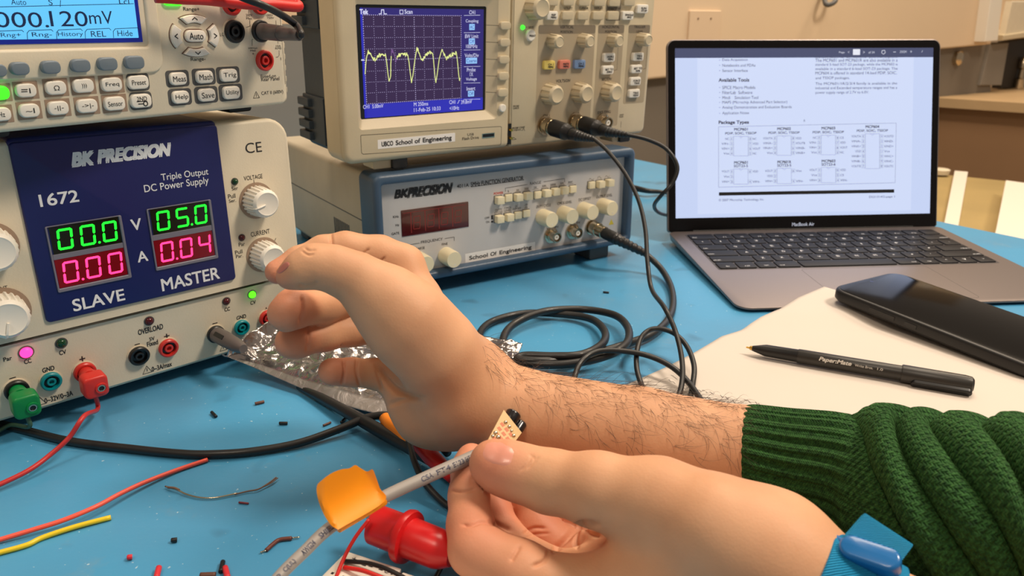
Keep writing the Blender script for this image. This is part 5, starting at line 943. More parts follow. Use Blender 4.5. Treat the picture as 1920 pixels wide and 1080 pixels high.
def surface(F, lo, h):
    S = F < 0; nx, ny, nz = F.shape; acc = np.zeros((nx-1, ny-1, nz-1, 3), np.float32); cnt = np.zeros((nx-1, ny-1, nz-1), np.float32)
    c = lambda a, dx, dy, dz: a[dx:nx-1+dx, dy:ny-1+dy, dz:nz-1+dz]
    for ax in range(3):
        for u in (0, 1):
            for v in (0, 1):
                o0 = [0, 0, 0]; oth = [q for q in range(3) if q != ax]; o0[oth[0]] = u; o0[oth[1]] = v; o1 = list(o0); o1[ax] = 1
                f0, f1 = c(F, *o0), c(F, *o1); m = c(S, *o0) != c(S, *o1); t = np.where(m, f0/np.where(m, f0-f1, 1), 0)
                p = np.zeros(m.shape+(3,), np.float32); p[..., oth[0]] = u; p[..., oth[1]] = v; p[..., ax] = t
                acc += p*m[..., None]; cnt += m
    ok = cnt > 0; idx = -np.ones(ok.shape, int); idx[ok] = np.arange(ok.sum()); cells = np.argwhere(ok); V = (cells+acc[ok]/cnt[ok][:, None])*h+lo; Q = []
    for ax in range(3):
        a, b = (ax+1) % 3, (ax+2) % 3; sl0 = [slice(1, -1)]*3; sl0[ax] = slice(0, -1); sl1 = list(sl0); sl1[ax] = slice(1, None)
        s0 = S[tuple(sl0)]; s1 = S[tuple(sl1)]; e = np.argwhere(s0 != s1); 
        if len(e) == 0: continue
        fl = s0[tuple(e.T)]; e = e+1; e[:, ax] -= 1
        def cell(da, db): q = e.copy(); q[:, a] += da; q[:, b] += db; return idx[tuple(q.T)]
        q = np.stack([cell(-1, -1), cell(0, -1), cell(0, 0), cell(-1, 0)], 1); q[~fl] = q[~fl][:, ::-1]; Q.append(q)
    Q = np.concatenate(Q); Q = Q[(Q >= 0).all(1)]; return V, Q
def relax(V, Q, it, lam=.5):
    n = len(V); E_ = np.concatenate([Q[:, [0, 1]], Q[:, [1, 2]], Q[:, [2, 3]], Q[:, [3, 0]]]); deg = np.bincount(E_.ravel(), minlength=n)[:, None]
    for k in range(it):
        for l in (lam, -lam*.9):
            A = np.zeros_like(V)
            for q in range(3): A[:, q] = np.bincount(E_[:, 0], V[E_[:, 1], q], n)+np.bincount(E_[:, 1], V[E_[:, 0], q], n)
            V = V+l*(A/np.maximum(deg, 1)-V)
    return V
def vnorm(V, Q):
    n = np.cross(V[Q[:, 2]]-V[Q[:, 0]], V[Q[:, 3]]-V[Q[:, 1]]); N = np.zeros_like(V)
    for k in range(4):
        for q in range(3): N[:, q] += np.bincount(Q[:, k], n[:, q], len(V))
    return N/(np.linalg.norm(N, axis=1, keepdims=True)+1e-9)
def subdiv(V, Q):
    E_ = np.concatenate([Q[:, [0, 1]], Q[:, [1, 2]], Q[:, [2, 3]], Q[:, [3, 0]]]); E_.sort(1); U, inv = np.unique(E_, axis=0, return_inverse=True); inv = inv.ravel()
    n, m = len(V), len(Q); e = (inv+n).reshape(4, m); fc = n+len(U)+np.arange(m); W = np.concatenate([V, (V[U[:, 0]]+V[U[:, 1]])/2, V[Q].mean(1)])
    return W, np.concatenate([np.stack([Q[:, k], e[k], fc, e[k-1]], 1) for k in range(4)])
def topx(V):
    d = V-CC; z = d@CF; return 960+FPX*(d@CR)/z, 540-FPX*(d@CU)/z, z
def crease(V, N, lines):                                             # fold lines pressed into the skin; each: points as seen, width, depth mm
    x, y, z = topx(V); face = ((V-CC)*N).sum(1) < 0; D = np.zeros(len(V))
    for pts, wd, dp, dr in lines:
        P = spline([(a, b, 0) for a, b in pts], 6)[:, :2]; best = np.full(len(V), 1e9); par = np.zeros(len(V))
        for i in range(len(P)-1):
            a, b = P[i], P[i+1]; ba = b-a; t = np.clip(((x-a[0])*ba[0]+(y-a[1])*ba[1])/(ba@ba+1e-9), 0, 1); dd = np.hypot(x-a[0]-t*ba[0], y-a[1]-t*ba[1]); u = dd < best; best[u] = dd[u]; par[u] = (i+t[u])/(len(P)-1)
        wgt = np.exp(-(best/wd)**2)*np.clip(np.minimum(par, 1-par)*6+.25, 0, 1)*face*((z > dr[0]) & (z < dr[1])); D = np.maximum(D, dp*wgt)
    return V-N*D[:, None]

# ---- skin
def skin_mat(name, a, b, c_):
    m = mat(name, a, .54, sss=.12, spec=.35); nt = m.node_tree; p = nt.nodes['Principled BSDF']; L = nt.links; tc = nt.nodes['Texture Coordinate']
    n1 = nt.nodes.new('ShaderNodeTexNoise'); n1.inputs['Scale'].default_value = 34; n1.inputs['Detail'].default_value = 3; n2 = nt.nodes.new('ShaderNodeTexNoise'); n2.inputs['Scale'].default_value = 320; n2.inputs['Detail'].default_value = 2
    r = nt.nodes.new('ShaderNodeValToRGB'); r.color_ramp.elements[0].position = .36; r.color_ramp.elements[1].position = .66; r.color_ramp.elements[0].color = lin(a); r.color_ramp.elements[1].color = lin(b)
    L.new(tc.outputs['Object'], n1.inputs['Vector']); L.new(tc.outputs['Object'], n2.inputs['Vector']); L.new(n1.outputs['Fac'], r.inputs['Fac'])
    at_ = nt.nodes.new('ShaderNodeAttribute'); at_.attribute_name = 'flush'; mx = nt.nodes.new('ShaderNodeMix'); mx.data_type = 'RGBA'; L.new(at_.outputs['Fac'], mx.inputs[0]); L.new(r.outputs['Color'], mx.inputs[6]); mx.inputs[7].default_value = lin(c_)
    L.new(mx.outputs[2], p.inputs['Base Color'])
    v = nt.nodes.new('ShaderNodeTexVoronoi'); v.inputs['Scale'].default_value = 900; L.new(tc.outputs['Object'], v.inputs['Vector'])
    ad = nt.nodes.new('ShaderNodeMath'); L.new(v.outputs['Distance'], ad.inputs[0]); L.new(n2.outputs['Fac'], ad.inputs[1]); bm = nt.nodes.new('ShaderNodeBump'); bm.inputs['Strength'].default_value = .10; bm.inputs['Distance'].default_value = .0004; L.new(ad.outputs[0], bm.inputs['Height']); L.new(bm.outputs['Normal'], p.inputs['Normal']); return m
M['skin'] = skin_mat('skin', (206, 154, 118), (217, 166, 129), (212, 130, 104))
per = empty('person', at(1500, 900, 360)*np.array([1, 1, 0]), 'person in a green knitted jumper holding a sensor on a cable against the other wrist', 'person')
def limb(name, parts, h, k_root, lo_pad=18, lines=(), warm=(), it=6):
    """parts: list of (chain, k inside, group); groups 'body' blend broadly, every finger group blends into the body"""
    allp = np.array([p for c, k, g in parts for p in c]); lo = allp[:, :3].min(0)-allp[:, 3].max()-lo_pad*.3; hi = allp[:, :3].max(0)+allp[:, 3].max()+lo_pad*.3
    fd = Field(lo, hi, h); groups = {}
    for c, k, g in parts:
        G = groups.get(g); 
        if G is None: G = groups[g] = np.full(fd.n, 60., np.float32)
        for i in range(len(c)-1): fd.seg(G, c[i], c[i+1], k)
    body = groups.pop('body'); fing = None
    for g, G in groups.items():
        if fing is None: fing = G
        else: fing = smin(fing, G, .9)
    F = smin(body, fing, k_root) if fing is not None else body
    V, Q = surface(F, fd.lo, h); V = relax(V, Q, it); N = vnorm(V, Q)
    V, Q = subdiv(V, Q); V = relax(V, Q, 2); N = vnorm(V, Q)
    if lines: V = crease(V, N, [(a_, w_, d_*1.5, r_) for a_, w_, d_, r_ in lines]); N = vnorm(V, Q)
    mb = MB(); mb.add(V, Q.tolist()); o = mb.build(name, M['skin'], per, smooth=True)
    w = np.zeros(len(V)); 
    for p, r in warm: w = np.maximum(w, np.clip(1.25-np.linalg.norm(V-p, axis=1)/r, 0, 1)*.75)
    at_ = o.data.attributes.new('flush', 'FLOAT', 'POINT'); at_.data.foreach_set('value', w.astype(np.float32))
    return o, V, Q, N

# ---- right arm (sleeved): volar side towards us, thumb on top
elb = J(1990, 985, 300, 150); fo2 = J(1600, 902, 334, 98); fo1 = J(1400, 856, 352, 92); fo0 = J(1200, 818, 366, 90); wr = J(975, 779, 377, 86); wr2 = J(868, 733, 380, 80)
A_parts = [
 ([elb, fo2, fo1, fo0, wr, wr2], 4, 'body'),
 ([wr2, J(826, 660, 380, 60), J(782, 566, 388, 42), J(758, 496, 392, 32)], 9, 'body'),                    # index side of the hand
 ([wr2, J(795, 690, 392, 58), J(782, 566, 400, 34)], 10, 'body'),
 ([wr2, J(808, 738, 388, 60), J(780, 655, 398, 38)], 10, 'body'),
 ([wr2, J(835, 775, 384, 58), J(798, 742, 386, 52), J(770, 715, 388, 40)], 10, 'body'),                    # heel of the hand, little-finger side
 ([wr2, J(795, 778, 384, 42), J(770, 752, 384, 32)], 10, 'body'),
 ([wr2, J(815, 655, 356, 72), J(760, 600, 348, 72), J(718, 560, 344, 60)], 12, 'body'),                     # ball of the thumb
 ([J(718, 560, 344, 60), J(668, 522, 340, 46), J(625, 504, 337, 41), J(588, 498, 335, 37), J(564, 508, 334, 31), J(541, 519, 334, 23)], 5, 'thumb'),
 ([J(758, 498, 392, 35), J(712, 478, 390, 36), J(648, 466, 384, 31), J(606, 470, 380, 28), J(560, 488, 374, 25), J(520, 510, 369, 23)], 3, 'index'),
 ([J(782, 562, 402, 30), J(735, 545, 404, 32), J(660, 560, 392, 33), J(606, 573, 374, 33), J(552, 578, 356, 37), J(537, 588, 350, 35)], 3, 'middle'),
 ([J(782, 620, 400, 32), J(720, 612, 402, 32), J(660, 618, 392, 31), J(606, 627, 380, 31), J(556, 640, 368, 31), J(546, 642, 366, 30)], 3, 'ring'),
 ([J(800, 700, 392, 34), J(742, 706, 390, 30), J(700, 701, 386, 27), J(660, 698, 380, 26), J(622, 697, 374, 26)], 3, 'little')]
A_lines = [([(620, 436), (622, 452), (624, 468)], 2.6, .8, (352, 999)), ([(692, 466), (682, 476), (676, 486)], 2.4, .7, (352, 999)), ([(722, 482), (712, 492), (706, 500)], 2.4, .7, (352, 999)),
 ([(566, 555), (568, 580), (562, 606)], 3, .9, (0, 999)), ([(577, 612), (580, 635), (575, 658)], 3, .9, (0, 999)), ([(632, 615), (634, 635), (640, 650)], 2.6, .8, (380, 999)), ([(644, 675), (646, 697), (641, 722)], 2.6, .9, (0, 999)), ([(670, 670), (668, 697), (675, 724)], 2.6, .8, (0, 999)), ([(704, 690), (712, 715), (716, 735)], 2.6, .7, (0, 999)),
 ([(705, 680), (725, 715), (752, 738), (790, 752)], 6, 1.6, (0, 999)), ([(728, 760), (760, 748), (800, 745)], 5, .8, (0, 999)), ([(565, 470), (578, 478), (588, 476)], 2.5, .4, (0, 350)), ([(570, 464), (580, 470), (592, 468)], 2.5, .4, (0, 350)), ([(930, 640), (960, 690), (975, 720)], 14, .7, (0, 999)), ([(560, 535), (576, 538), (596, 530)], 4, .7, (0, 350))]
tips = [(at(505, 512, 369), 14), (at(540, 585, 350), 15), (at(550, 640, 366), 15), (at(625, 697, 374), 13), (at(535, 518, 334), 9)]
armA, VA, QA, NA = limb('right_arm', A_parts, 1.15, 7, lines=A_lines, warm=tips)

# ---- left hand pinching the cable
B_parts = [
 ([J(1990, 1370, 215, 150), J(1760, 1240, 245, 124), J(1580, 1135, 262, 108), J(1440, 1055, 270, 104)], 5, 'body'),
 ([J(1260, 1010, 300, 76), J(1160, 1010, 330, 44), J(1110, 1020, 345, 34)], 8, 'body'),
 ([J(1440, 1045, 270, 104), J(1340, 992, 276, 92), J(1235, 945, 290, 80)], 10, 'body'),
 ([J(1440, 1045, 275, 104), J(1250, 1110, 290, 96), J(1075, 1120, 300, 66)], 14, 'body'),
 ([J(1440, 1045, 282, 100), J(1260, 1080, 306, 84), J(1110, 1090, 318, 52)], 14, 'body'),
 ([J(1400, 1080, 290, 90), J(1220, 1150, 310, 70), J(1120, 1170, 318, 60)], 10, 'body'),
 ([J(1235, 945, 290, 80), J(1120, 918, 300, 66), J(1030, 902, 309, 55), J(968, 884, 314, 49), J(930, 872, 316, 43), J(921, 868, 316, 36)], 6, 'thumb'),
 ([J(1060, 1110, 300, 60), J(975, 1072, 298, 56), J(893, 1030, 303, 50), J(882, 985, 312, 42), J(879, 930, 322, 36), J(879, 880, 331, 31), J(884, 858, 334, 27)], 4, 'index'),
 ([J(1110, 1100, 320, 50), J(1010, 1065, 326, 44), J(945, 1010, 334, 38), J(925, 950, 340, 30), J(915, 900, 344, 27)], 4, 'middle'),
 ([J(1130, 1095, 338, 44), J(1062, 1040, 344, 42), J(1000, 985, 350, 40), J(975, 930, 352, 32), J(965, 895, 350, 26)], 4, 'ring'),
 ([J(1190, 1090, 350, 44), J(1120, 1020, 358, 40), J(1075, 965, 360, 36), J(1050, 930, 360, 28)], 4, 'little')]
B_lines = [([(842, 918), (865, 922), (893, 917)], 3, .6, (0, 345)), ([(930, 984), (905, 978), (884, 984), (866, 984)], 3, .8, (0, 345)), ([(915, 975), (935, 984), (958, 994)], 4, .8, (0, 345)), ([(992, 852), (1002, 862), (988, 880)], 2.6, .26, (0, 330)), ([(1000, 852), (990, 868), (975, 884)], 2.4, .26, (0, 330)), ([(1010, 856), (996, 872)], 2.4, .22, (0, 330)),
 ([(982, 1000), (1000, 990), (1022, 990)], 3, .7, (0, 400)), ([(985, 1008), (1004, 1002), (1030, 1000)], 2.5, .4, (0, 400)), ([(1120, 985), (1085, 985), (1062, 1010), (1035, 1035)], 6, 1.8, (0, 400)), ([(1085, 985), (1080, 1010), (1082, 1030)], 4, .9, (0, 400)), ([(1090, 985), (1105, 1000), (1125, 1005)], 4, .8, (0, 400)), ([(1030, 1030), (1022, 1050), (1000, 1062)], 4, .7, (0, 400)), ([(975, 1022), (965, 1040), (958, 1052)], 4, .6, (0, 400))]
warmB = [(at(880, 900, 326), 17), (at(885, 850, 334), 14), (at(890, 1010, 306), 24), (at(925, 872, 308), 16), (at(1020, 985, 348), 22), (at(950, 950, 336), 18), (at(960, 1070, 300), 18)]
armB, VB, QB, NB = limb('left_arm', B_parts, 1.05, 8, lines=B_lines, warm=warmB)

# ---- nails
def bvh(V, Q): return BVHTree.FromPolygons([tuple(v) for v in V], [tuple(q) for q in Q.tolist()])
TA, TB = bvh(VA, QA), bvh(VB, QB)
def drape(tree, V0, pts, lift):
    out = []
    for x, y in pts:
        r = ray(x, y); r = r/np.linalg.norm(r); h = tree.ray_cast(Vector(CC), Vector(r)); 
        out.append(None if h[0] is None else (np.array(h[0])+np.array(h[1])*lift))
    return out
def nail(tree, V0, c, ax, rx, ry, lift, m_, name='fingernail', shape=2.6):
    mb = MB(); nr, na = 7, 30; ca, sa = math.cos(ax), math.sin(ax); P = []
    for i in range(nr):
        for k in range(na):
            t = 2*math.pi*k/na; q = (i+.02)/(nr-1); u = rx*q*math.copysign(abs(math.cos(t))**(2/shape), math.cos(t)); v = ry*q*math.copysign(abs(math.sin(t))**(2/shape), math.sin(t)); P.append((c[0]+u*ca-v*sa, c[1]+u*sa+v*ca))
    D = drape(tree, V0, P, 0.); 
    if any(d is None for d in D): print('nail miss', name, c)
    ok = [d for d in D if d is not None]; mean = np.mean(ok, 0); D = [d if d is not None else mean for d in D]
    tocam = (CC-mean)/np.linalg.norm(CC-mean)
    for i in range(nr):
        for k in range(na): D[i*na+k] = D[i*na+k]+tocam*(lift*(1 if i < nr-1 else -.4))
    mb.add(D, [(i*na+k, i*na+(k+1) % na, (i+1)*na+(k+1) % na, (i+1)*na+k)[::-1] for i in range(nr-1) for k in range(na)]); return mb.build(name, m_, per, smooth=True)
M['nail'] = mat('fingernail', (220, 150, 130), .3, sss=.1, coat=.2)
nail(TB, None, (934, 850), math.radians(17), 30, 21, .16, M['nail'], shape=3.2)
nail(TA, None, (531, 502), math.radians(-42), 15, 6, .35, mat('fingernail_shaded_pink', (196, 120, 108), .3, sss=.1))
# ---- arm hair
rh = random.Random(21); mb = MB(); cand = []
x, y, z = topx(VA); fc = (((VA-CC)*NA).sum(1)/np.linalg.norm(VA-CC, axis=1)); ax_ = fo1[:3]-wr[:3]; ax_ /= np.linalg.norm(ax_)
top_line = np.interp(x, [860, 900, 960, 1050, 1200, 1400], [620, 660, 690, 705, 730, 765])
rel_ = (y-top_line); sel = np.where((x > 905) & (x < 1395) & (fc < .12) & (rel_ < np.interp(x, [905, 1000, 1100, 1400], [30, 75, 115, 150])))[0]
wts = np.exp(-np.maximum(0, rel_[sel])/70.)*np.interp(x[sel], [905, 1000, 1100, 1400], [.35, .8, 1, 1]); hn = 0
order = rh.choices(list(sel), weights=list(wts), k=560)
for vi in order:
    p = VA[vi]; n = NA[vi]; g = -np.cross(n, ax_)*rh.uniform(.1, .8)*(1 if rh.random() < .8 else -.6)
    if (at(1100, 900, 370)-at(1100, 700, 370))@g < 0: g = g*-1
    d = ax_*rh.uniform(.3, 1.0)+g+np.array([rh.uniform(-.25, .25) for _ in range(3)]); d -= n*(d@n); d /= np.linalg.norm(d)+1e-9
    L = rh.uniform(5, 13)*(1.25 if rel_[vi] < 15 else 1); lift = rh.uniform(.08, .30) if rel_[vi] > 12 or rh.random() < .85 else rh.uniform(.4, .9); cv = rh.uniform(-.8, .8); sd = np.cross(n, d); P = []
    for k in range(6):
        t = k/5; P.append(p+d*L*t+n*(L*lift*math.sin(t*2.2)*.8+.1)+sd*cv*L*t*t)
    tube(mb, P, [.07, .066, .06, .048, .034, .012], 1, 3, cap=False)
print('MINZ', VA[:, 2].min(), VB[:, 2].min(), len(VA), len(VB)); ho = mb.build('arm_hair', mat('dark_brown_hair', (66, 44, 30), .5), per, smooth=True); ho['kind'] = 'stuff'

# ============================================================ SLEEVE
def knit_mat():
    m = mat('dark_green_knit', (26, 84, 44), .85, spec=.2); nt = m.node_tree; b = nt.nodes['Principled BSDF']; L = nt.links; tc = nt.nodes['Texture Coordinate']
    b.inputs['Sheen Weight'].default_value = .25; b.inputs['Sheen Roughness'].default_value = .5; b.inputs['Sheen Tint'].default_value = lin((120, 170, 90))
    sp = nt.nodes.new('ShaderNodeSeparateXYZ'); L.new(tc.outputs['UV'], sp.inputs[0])
    def mth(op, a, b_=None):
        n = nt.nodes.new('ShaderNodeMath'); n.operation = op
        for i, q in enumerate((a, b_)):
            if q is None: continue
            if isinstance(q, (int, float)): n.inputs[i].default_value = q
            else: L.new(q, n.inputs[i])
        return n.outputs[0]
    nz = nt.nodes.new('ShaderNodeTexNoise'); nz.inputs['Scale'].default_value = 260; nz.inputs['Detail'].default_value = 3; L.new(tc.outputs['Object'], nz.inputs['Vector'])
    jt = mth('MULTIPLY', mth('SUBTRACT', nz.outputs['Fac'], .5), 1.6)
    # UV carry mm: X along, Y around; rows of V stitches
    ph = mth('MULTIPLY', sp.outputs['Y'], 2*math.pi/2.3); zig = mth('MULTIPLY', mth('SINE', ph), 1.9)
    a = mth('SINE', mth('ADD', mth('ADD', mth('MULTIPLY', sp.outputs['X'], 2*math.pi/1.25), zig), jt)); bb_ = mth('ABSOLUTE', mth('COSINE', mth('MULTIPLY', ph, .5)))
    hgt = mth('ADD', mth('MULTIPLY', a, .45), mth('ADD', mth('MULTIPLY', bb_, .8), mth('MULTIPLY', nz.outputs['Fac'], .8)))
    bm = nt.nodes.new('ShaderNodeBump'); bm.inputs['Strength'].default_value = .9; bm.inputs['Distance'].default_value = .0007; L.new(hgt, bm.inputs['Height']); L.new(bm.outputs['Normal'], b.inputs['Normal'])
    n2 = nt.nodes.new('ShaderNodeTexNoise'); n2.inputs['Scale'].default_value = 700; L.new(tc.outputs['Object'], n2.inputs['Vector']); r = nt.nodes.new('ShaderNodeValToRGB'); r.color_ramp.elements[0].position = .3; r.color_ramp.elements[1].position = .72; r.color_ramp.elements[0].color = lin((18, 50, 26)); r.color_ramp.elements[1].color = lin((54, 102, 50)); L.new(n2.outputs['Fac'], r.inputs['Fac']); L.new(r.outputs['Color'], b.inputs['Base Color']); return m
ctl = [J(1381, 853, 353, 97), J(1480, 876, 344, 108), J(1580, 896, 332, 120), J(1680, 935, 316, 150), J(1800, 968, 300, 172), J(1950, 1010, 284, 196), J(2150, 1065, 262, 224)]
C = spline([c[:3] for c in ctl], 110); Rr = spline([(c[3], 0, 0) for c in ctl], 110)[:, 0]; T_, A_, B_ = frames(C)
slen = np.concatenate([[0], np.cumsum(np.linalg.norm(np.diff(C, axis=0), axis=1))]); NA_ = 520; th = np.arange(NA_)*2*math.pi/NA_; V = []; UVs = []
# angle measured from the camera-up silhouette
up = CU-T_[0]*(CU@T_[0]); th0 = math.atan2(up@B_[0], up@A_[0]); tc2 = (CC-C[0]); tc2 -= T_[0]*(tc2@T_[0]); thc = math.atan2(tc2@B_[0], tc2@A_[0]); sgn = 1 if ((thc-th0+math.pi) % (2*math.pi)-math.pi) > 0 else -1
for i in range(len(C)):
    s = slen[i]; a = ((th-th0)*sgn+math.pi) % (2*math.pi)-math.pi              # 0 at the top edge, +90 towards the viewer
    tdn = np.clip(a, -2.4, 2.4); cuff = 45 + 7*np.clip(np.abs(tdn), 0, 2); m_ = 1/(1+np.exp(-(s-cuff)/1.6))
    rib = np.cos(a*30); rib = np.sign(rib)*np.abs(rib)**.6*.75*(1+.25*np.cos(a*15))
    edge = -1.2*np.exp(-s/1.2)
    ph = (s-cuff-2-9*np.clip(np.abs(tdn), 0, 2.2)**1.25+2.0*np.sin(a*2+1))/16.2
    fold = np.abs(np.sin(math.pi*ph))**.55; fold = np.where(ph < 0, .2, fold); amp = 8.5*(1+.15*np.sin(ph*2.3+a))
    r = Rr[i]+edge+(1-m_)*rib*(1-.9*np.exp(-s/4)) + m_*(fold*amp-2.5) 
    rn_ = .35*np.sin(s*2.1+a*37)*m_
    r = r+rn_
    V.append(C[i]+(9*(1-np.cos(a))/2)[:, None]*T_[i]+(np.cos(th)*r)[:, None]*A_[i]+(np.sin(th)*r)[:, None]*B_[i]); UVs.append(np.column_stack([np.full(NA_, s), th/(2*math.pi)*round(2*math.pi*38/2.3)*2.3]))
V = np.concatenate(V); V[:, 2] = np.maximum(V[:, 2], 1.0+.25*np.sin(V[:, 0])); UVs = np.concatenate(UVs); n = NA_; F = [[k*n+i, k*n+(i+1) % n, (k+1)*n+(i+1) % n, (k+1)*n+i] for k in range(len(C)-1) for i in range(n)]
mb = MB(); mb.add(V, F); slv = mb.build('jumper_sleeve', knit_mat(), per, smooth=True, uv=UVs); slv['label'] = 'dark green knitted sleeve with a ribbed cuff'
# ============================================================ WRIST STRAP on the left wrist
wsr = empty('wrist_strap', at(1600, 1060, 250), 'bright blue elastic antistatic wrist strap with a clip, at the bottom right', 'wrist strap')
def strap_mat():
    m = mat('blue_woven_elastic', (28, 168, 230), .7, spec=.3); nt = m.node_tree; b = nt.nodes['Principled BSDF']; tc = nt.nodes['Texture Coordinate']
    wv = nt.nodes.new('ShaderNodeTexWave'); wv.inputs['Scale'].default_value = .5; wv.inputs['Distortion'].default_value = .8; wv.bands_direction = 'DIAGONAL'; nt.links.new(tc.outputs['UV'], wv.inputs['Vector']); ck = nt.nodes.new('ShaderNodeTexChecker')
    bm = nt.nodes.new('ShaderNodeBump'); bm.inputs['Strength'].default_value = 1.; bm.inputs['Distance'].default_value = .0010; nt.links.new(wv.outputs['Fac'], bm.inputs['Height']); nt.links.new(bm.outputs['Normal'], b.inputs['Normal']); return m
M['strap'] = strap_mat(); M['clipb'] = mat('blue_glossy_clip', (26, 110, 180), .25, coat=.3)
s0, s1 = J(1515, 1099, 265, 109), J(1650, 1174, 256, 113); Cn = np.linspace(0, 1, 30)[:, None]*(s1[:3]-s0[:3])+s0[:3]; T2, A2, B2 = frames(Cn); thn = 160; t_ = np.arange(thn)*2*math.pi/thn; Vv = []; uu = []; Ls = np.linalg.norm(s1[:3]-s0[:3])
prof = [(0, -.6)]+[(k/28, .9) for k in range(29)]+[(1, -.6)]
for q, dr in prof:
    c_ = s0[:3]+(s1[:3]-s0[:3])*q; R_ = s0[3]+(s1[3]-s0[3])*q+.6+dr; Vv.append(c_+R_*(np.cos(t_)[:, None]*A2[0]+np.sin(t_)[:, None]*B2[0])); uu.append(np.column_stack([np.full(thn, q*Ls), t_*25]))
Vv = np.concatenate(Vv); mb = MB(); mb.add(Vv, [[k*thn+i, k*thn+(i+1) % thn, (k+1)*thn+(i+1) % thn, (k+1)*thn+i] for k in range(len(prof)-1) for i in range(thn)]); mb.build('band', M['strap'], wsr, smooth=True, uv=np.concatenate(uu))
# loose end standing up behind the clip
q = [at(1622, 962, 262), at(1711, 1020, 262), at(1672, 1072, 256), at(1582, 1008, 256)]; nx_, ny_ = 24, 20; Vt = []; ut = []; nrm = np.cross(q[1]-q[0], q[3]-q[0]); nrm /= np.linalg.norm(nrm)
if nrm@(CC-q[0]) < 0: nrm = -nrm
for sgn_ in (0, 1):
    for j in range(ny_+1):
        for i in range(nx_+1):
            u, v = i/nx_, j/ny_; p = (q[0]*(1-u)+q[1]*u)*(1-v)+(q[3]*(1-u)+q[2]*u)*v; bul = 1.0*math.sqrt(max(0, math.sin(math.pi*min(1, v*3+.02)/1. if v < 1/6 else math.pi/2)))*(1 if True else 0)
            Vt.append(p+nrm*(bul if sgn_ == 0 else -bul)*(.2 if v == 0 else 1)); ut.append((u*25, v*20))
k1 = nx_+1; m0 = k1*(ny_+1); Ft = [(j*k1+i, j*k1+i+1, (j+1)*k1+i+1, (j+1)*k1+i) for j in range(ny_) for i in range(nx_)]; Ft += [tuple(m0+a for a in f_[::-1]) for f_ in Ft[:]]
for j in range(ny_): Ft += [(j*k1, (j+1)*k1, m0+(j+1)*k1, m0+j*k1), (j*k1+nx_, m0+j*k1+nx_, m0+(j+1)*k1+nx_, (j+1)*k1+nx_)]
for i in range(nx_): Ft += [(i, m0+i, m0+i+1, i+1), (ny_*k1+i, ny_*k1+i+1, m0+ny_*k1+i+1, m0+ny_*k1+i)]
mb = MB(); mb.add(Vt, Ft); mb.build('loose_end', M['strap'], wsr, smooth='auto', uv=ut)
Cq = at(1634, 1042, 248); nz_ = np.array([-.32, -.35, .88]); Tq = (at(1690, 1085, 248)-Cq); Tq -= nz_*(Tq@nz_)/(nz_@nz_); CFm = Frame(Cq, Tq, np.cross(nz_, Tq))
mb = MB(); rbox(mb, -10, 9, -4.2, 4.2, -4, 2.6, 4.1, 1.4, 8); mb.build('clip', M['clipb'], wsr, CFm, smooth='auto')
a0 = at(1606, 1010, 251); a1 = at(1702, 1092, 246); dd = (a1-a0)/np.linalg.norm(a1-a0)
mb = MB(); tube(mb, [at(1558, 1003, 262), at(1600, 1030, 252), at(1650, 1065, 247), at(1700, 1098, 244)], [1.2, 1.4, 1.4, 1.2], 5, 10); mb.build('band_edge', M['clipb'], wsr, smooth=True)

# ============================================================ SENSOR ON ITS CABLE
sens = empty('sensor_probe', at(800, 898, 310), 'grey cable with an orange tape flag ending in a tiny soldered circuit board', 'sensor')
cp_ = [J(470, 1150, 250, 11.5), J(520, 1085, 262, 11.5), J(570, 1035, 272, 11.5), J(625, 985, 285, 11.8), J(720, 932, 300, 12), J(800, 895, 312, 12), J(860, 868, 322, 12), J(893, 853, 327, 11.5), J(915, 845, 330, 10)]
mb = MB(); tube(mb, [c[:3] for c in cp_], [c[3] for c in cp_], 10, 24); cbl = mb.build('cable', mat('grey_cable_jacket', (150, 144, 140), .5, var=.03), sens, smooth=True)
def cable_text(mb, s, pa, pb, hgt, rad=2.6):                                   # print following the jacket
    p, q_ = np.array(pa), np.array(pb); t = (q_-p); Lq = np.linalg.norm(t); t /= Lq; m_ = (p+q_)/2; c = CC-m_; c -= t*(c@t); c /= np.linalg.norm(c); fr = Frame(m_, t, np.cross(c, t)); m2 = MB(); text(m2, s, 0, 0, Lq, hgt, 0, bold=.02)
    v = np.concatenate(m2.v); R_ = rad+.07; ang = v[:, 1]/R_; W3 = m_+v[:, :1]*t+(np.sin(ang)*R_)[:, None]*fr.V+(np.cos(ang)*R_)[:, None]*c; mb.add(W3, m2.f)
Cs = spline([c[:3] for c in cp_], 20); mb = MB(); L_ = len(Cs)
for i0, i1, s in ((16, 24, '2'), (24, 32, 'C(UL)'), (37, 46, 'AWG24'), (50, 60, 'SHIELD'), (63, 72, 'AC22'), (96, 102, 'CSA'), (104, 112, 'FT4'), (114, 122, 'E123'), (124, 136, 'SHIELDED')):
    cable_text(mb, s, Cs[i0], Cs[i1], 2.1, cp_[min(len(cp_)-1, (i0+i1)//40+1)][3])
mb.build('cable_printing', mat('faded_blue_print', (84, 86, 106), .6), cbl)
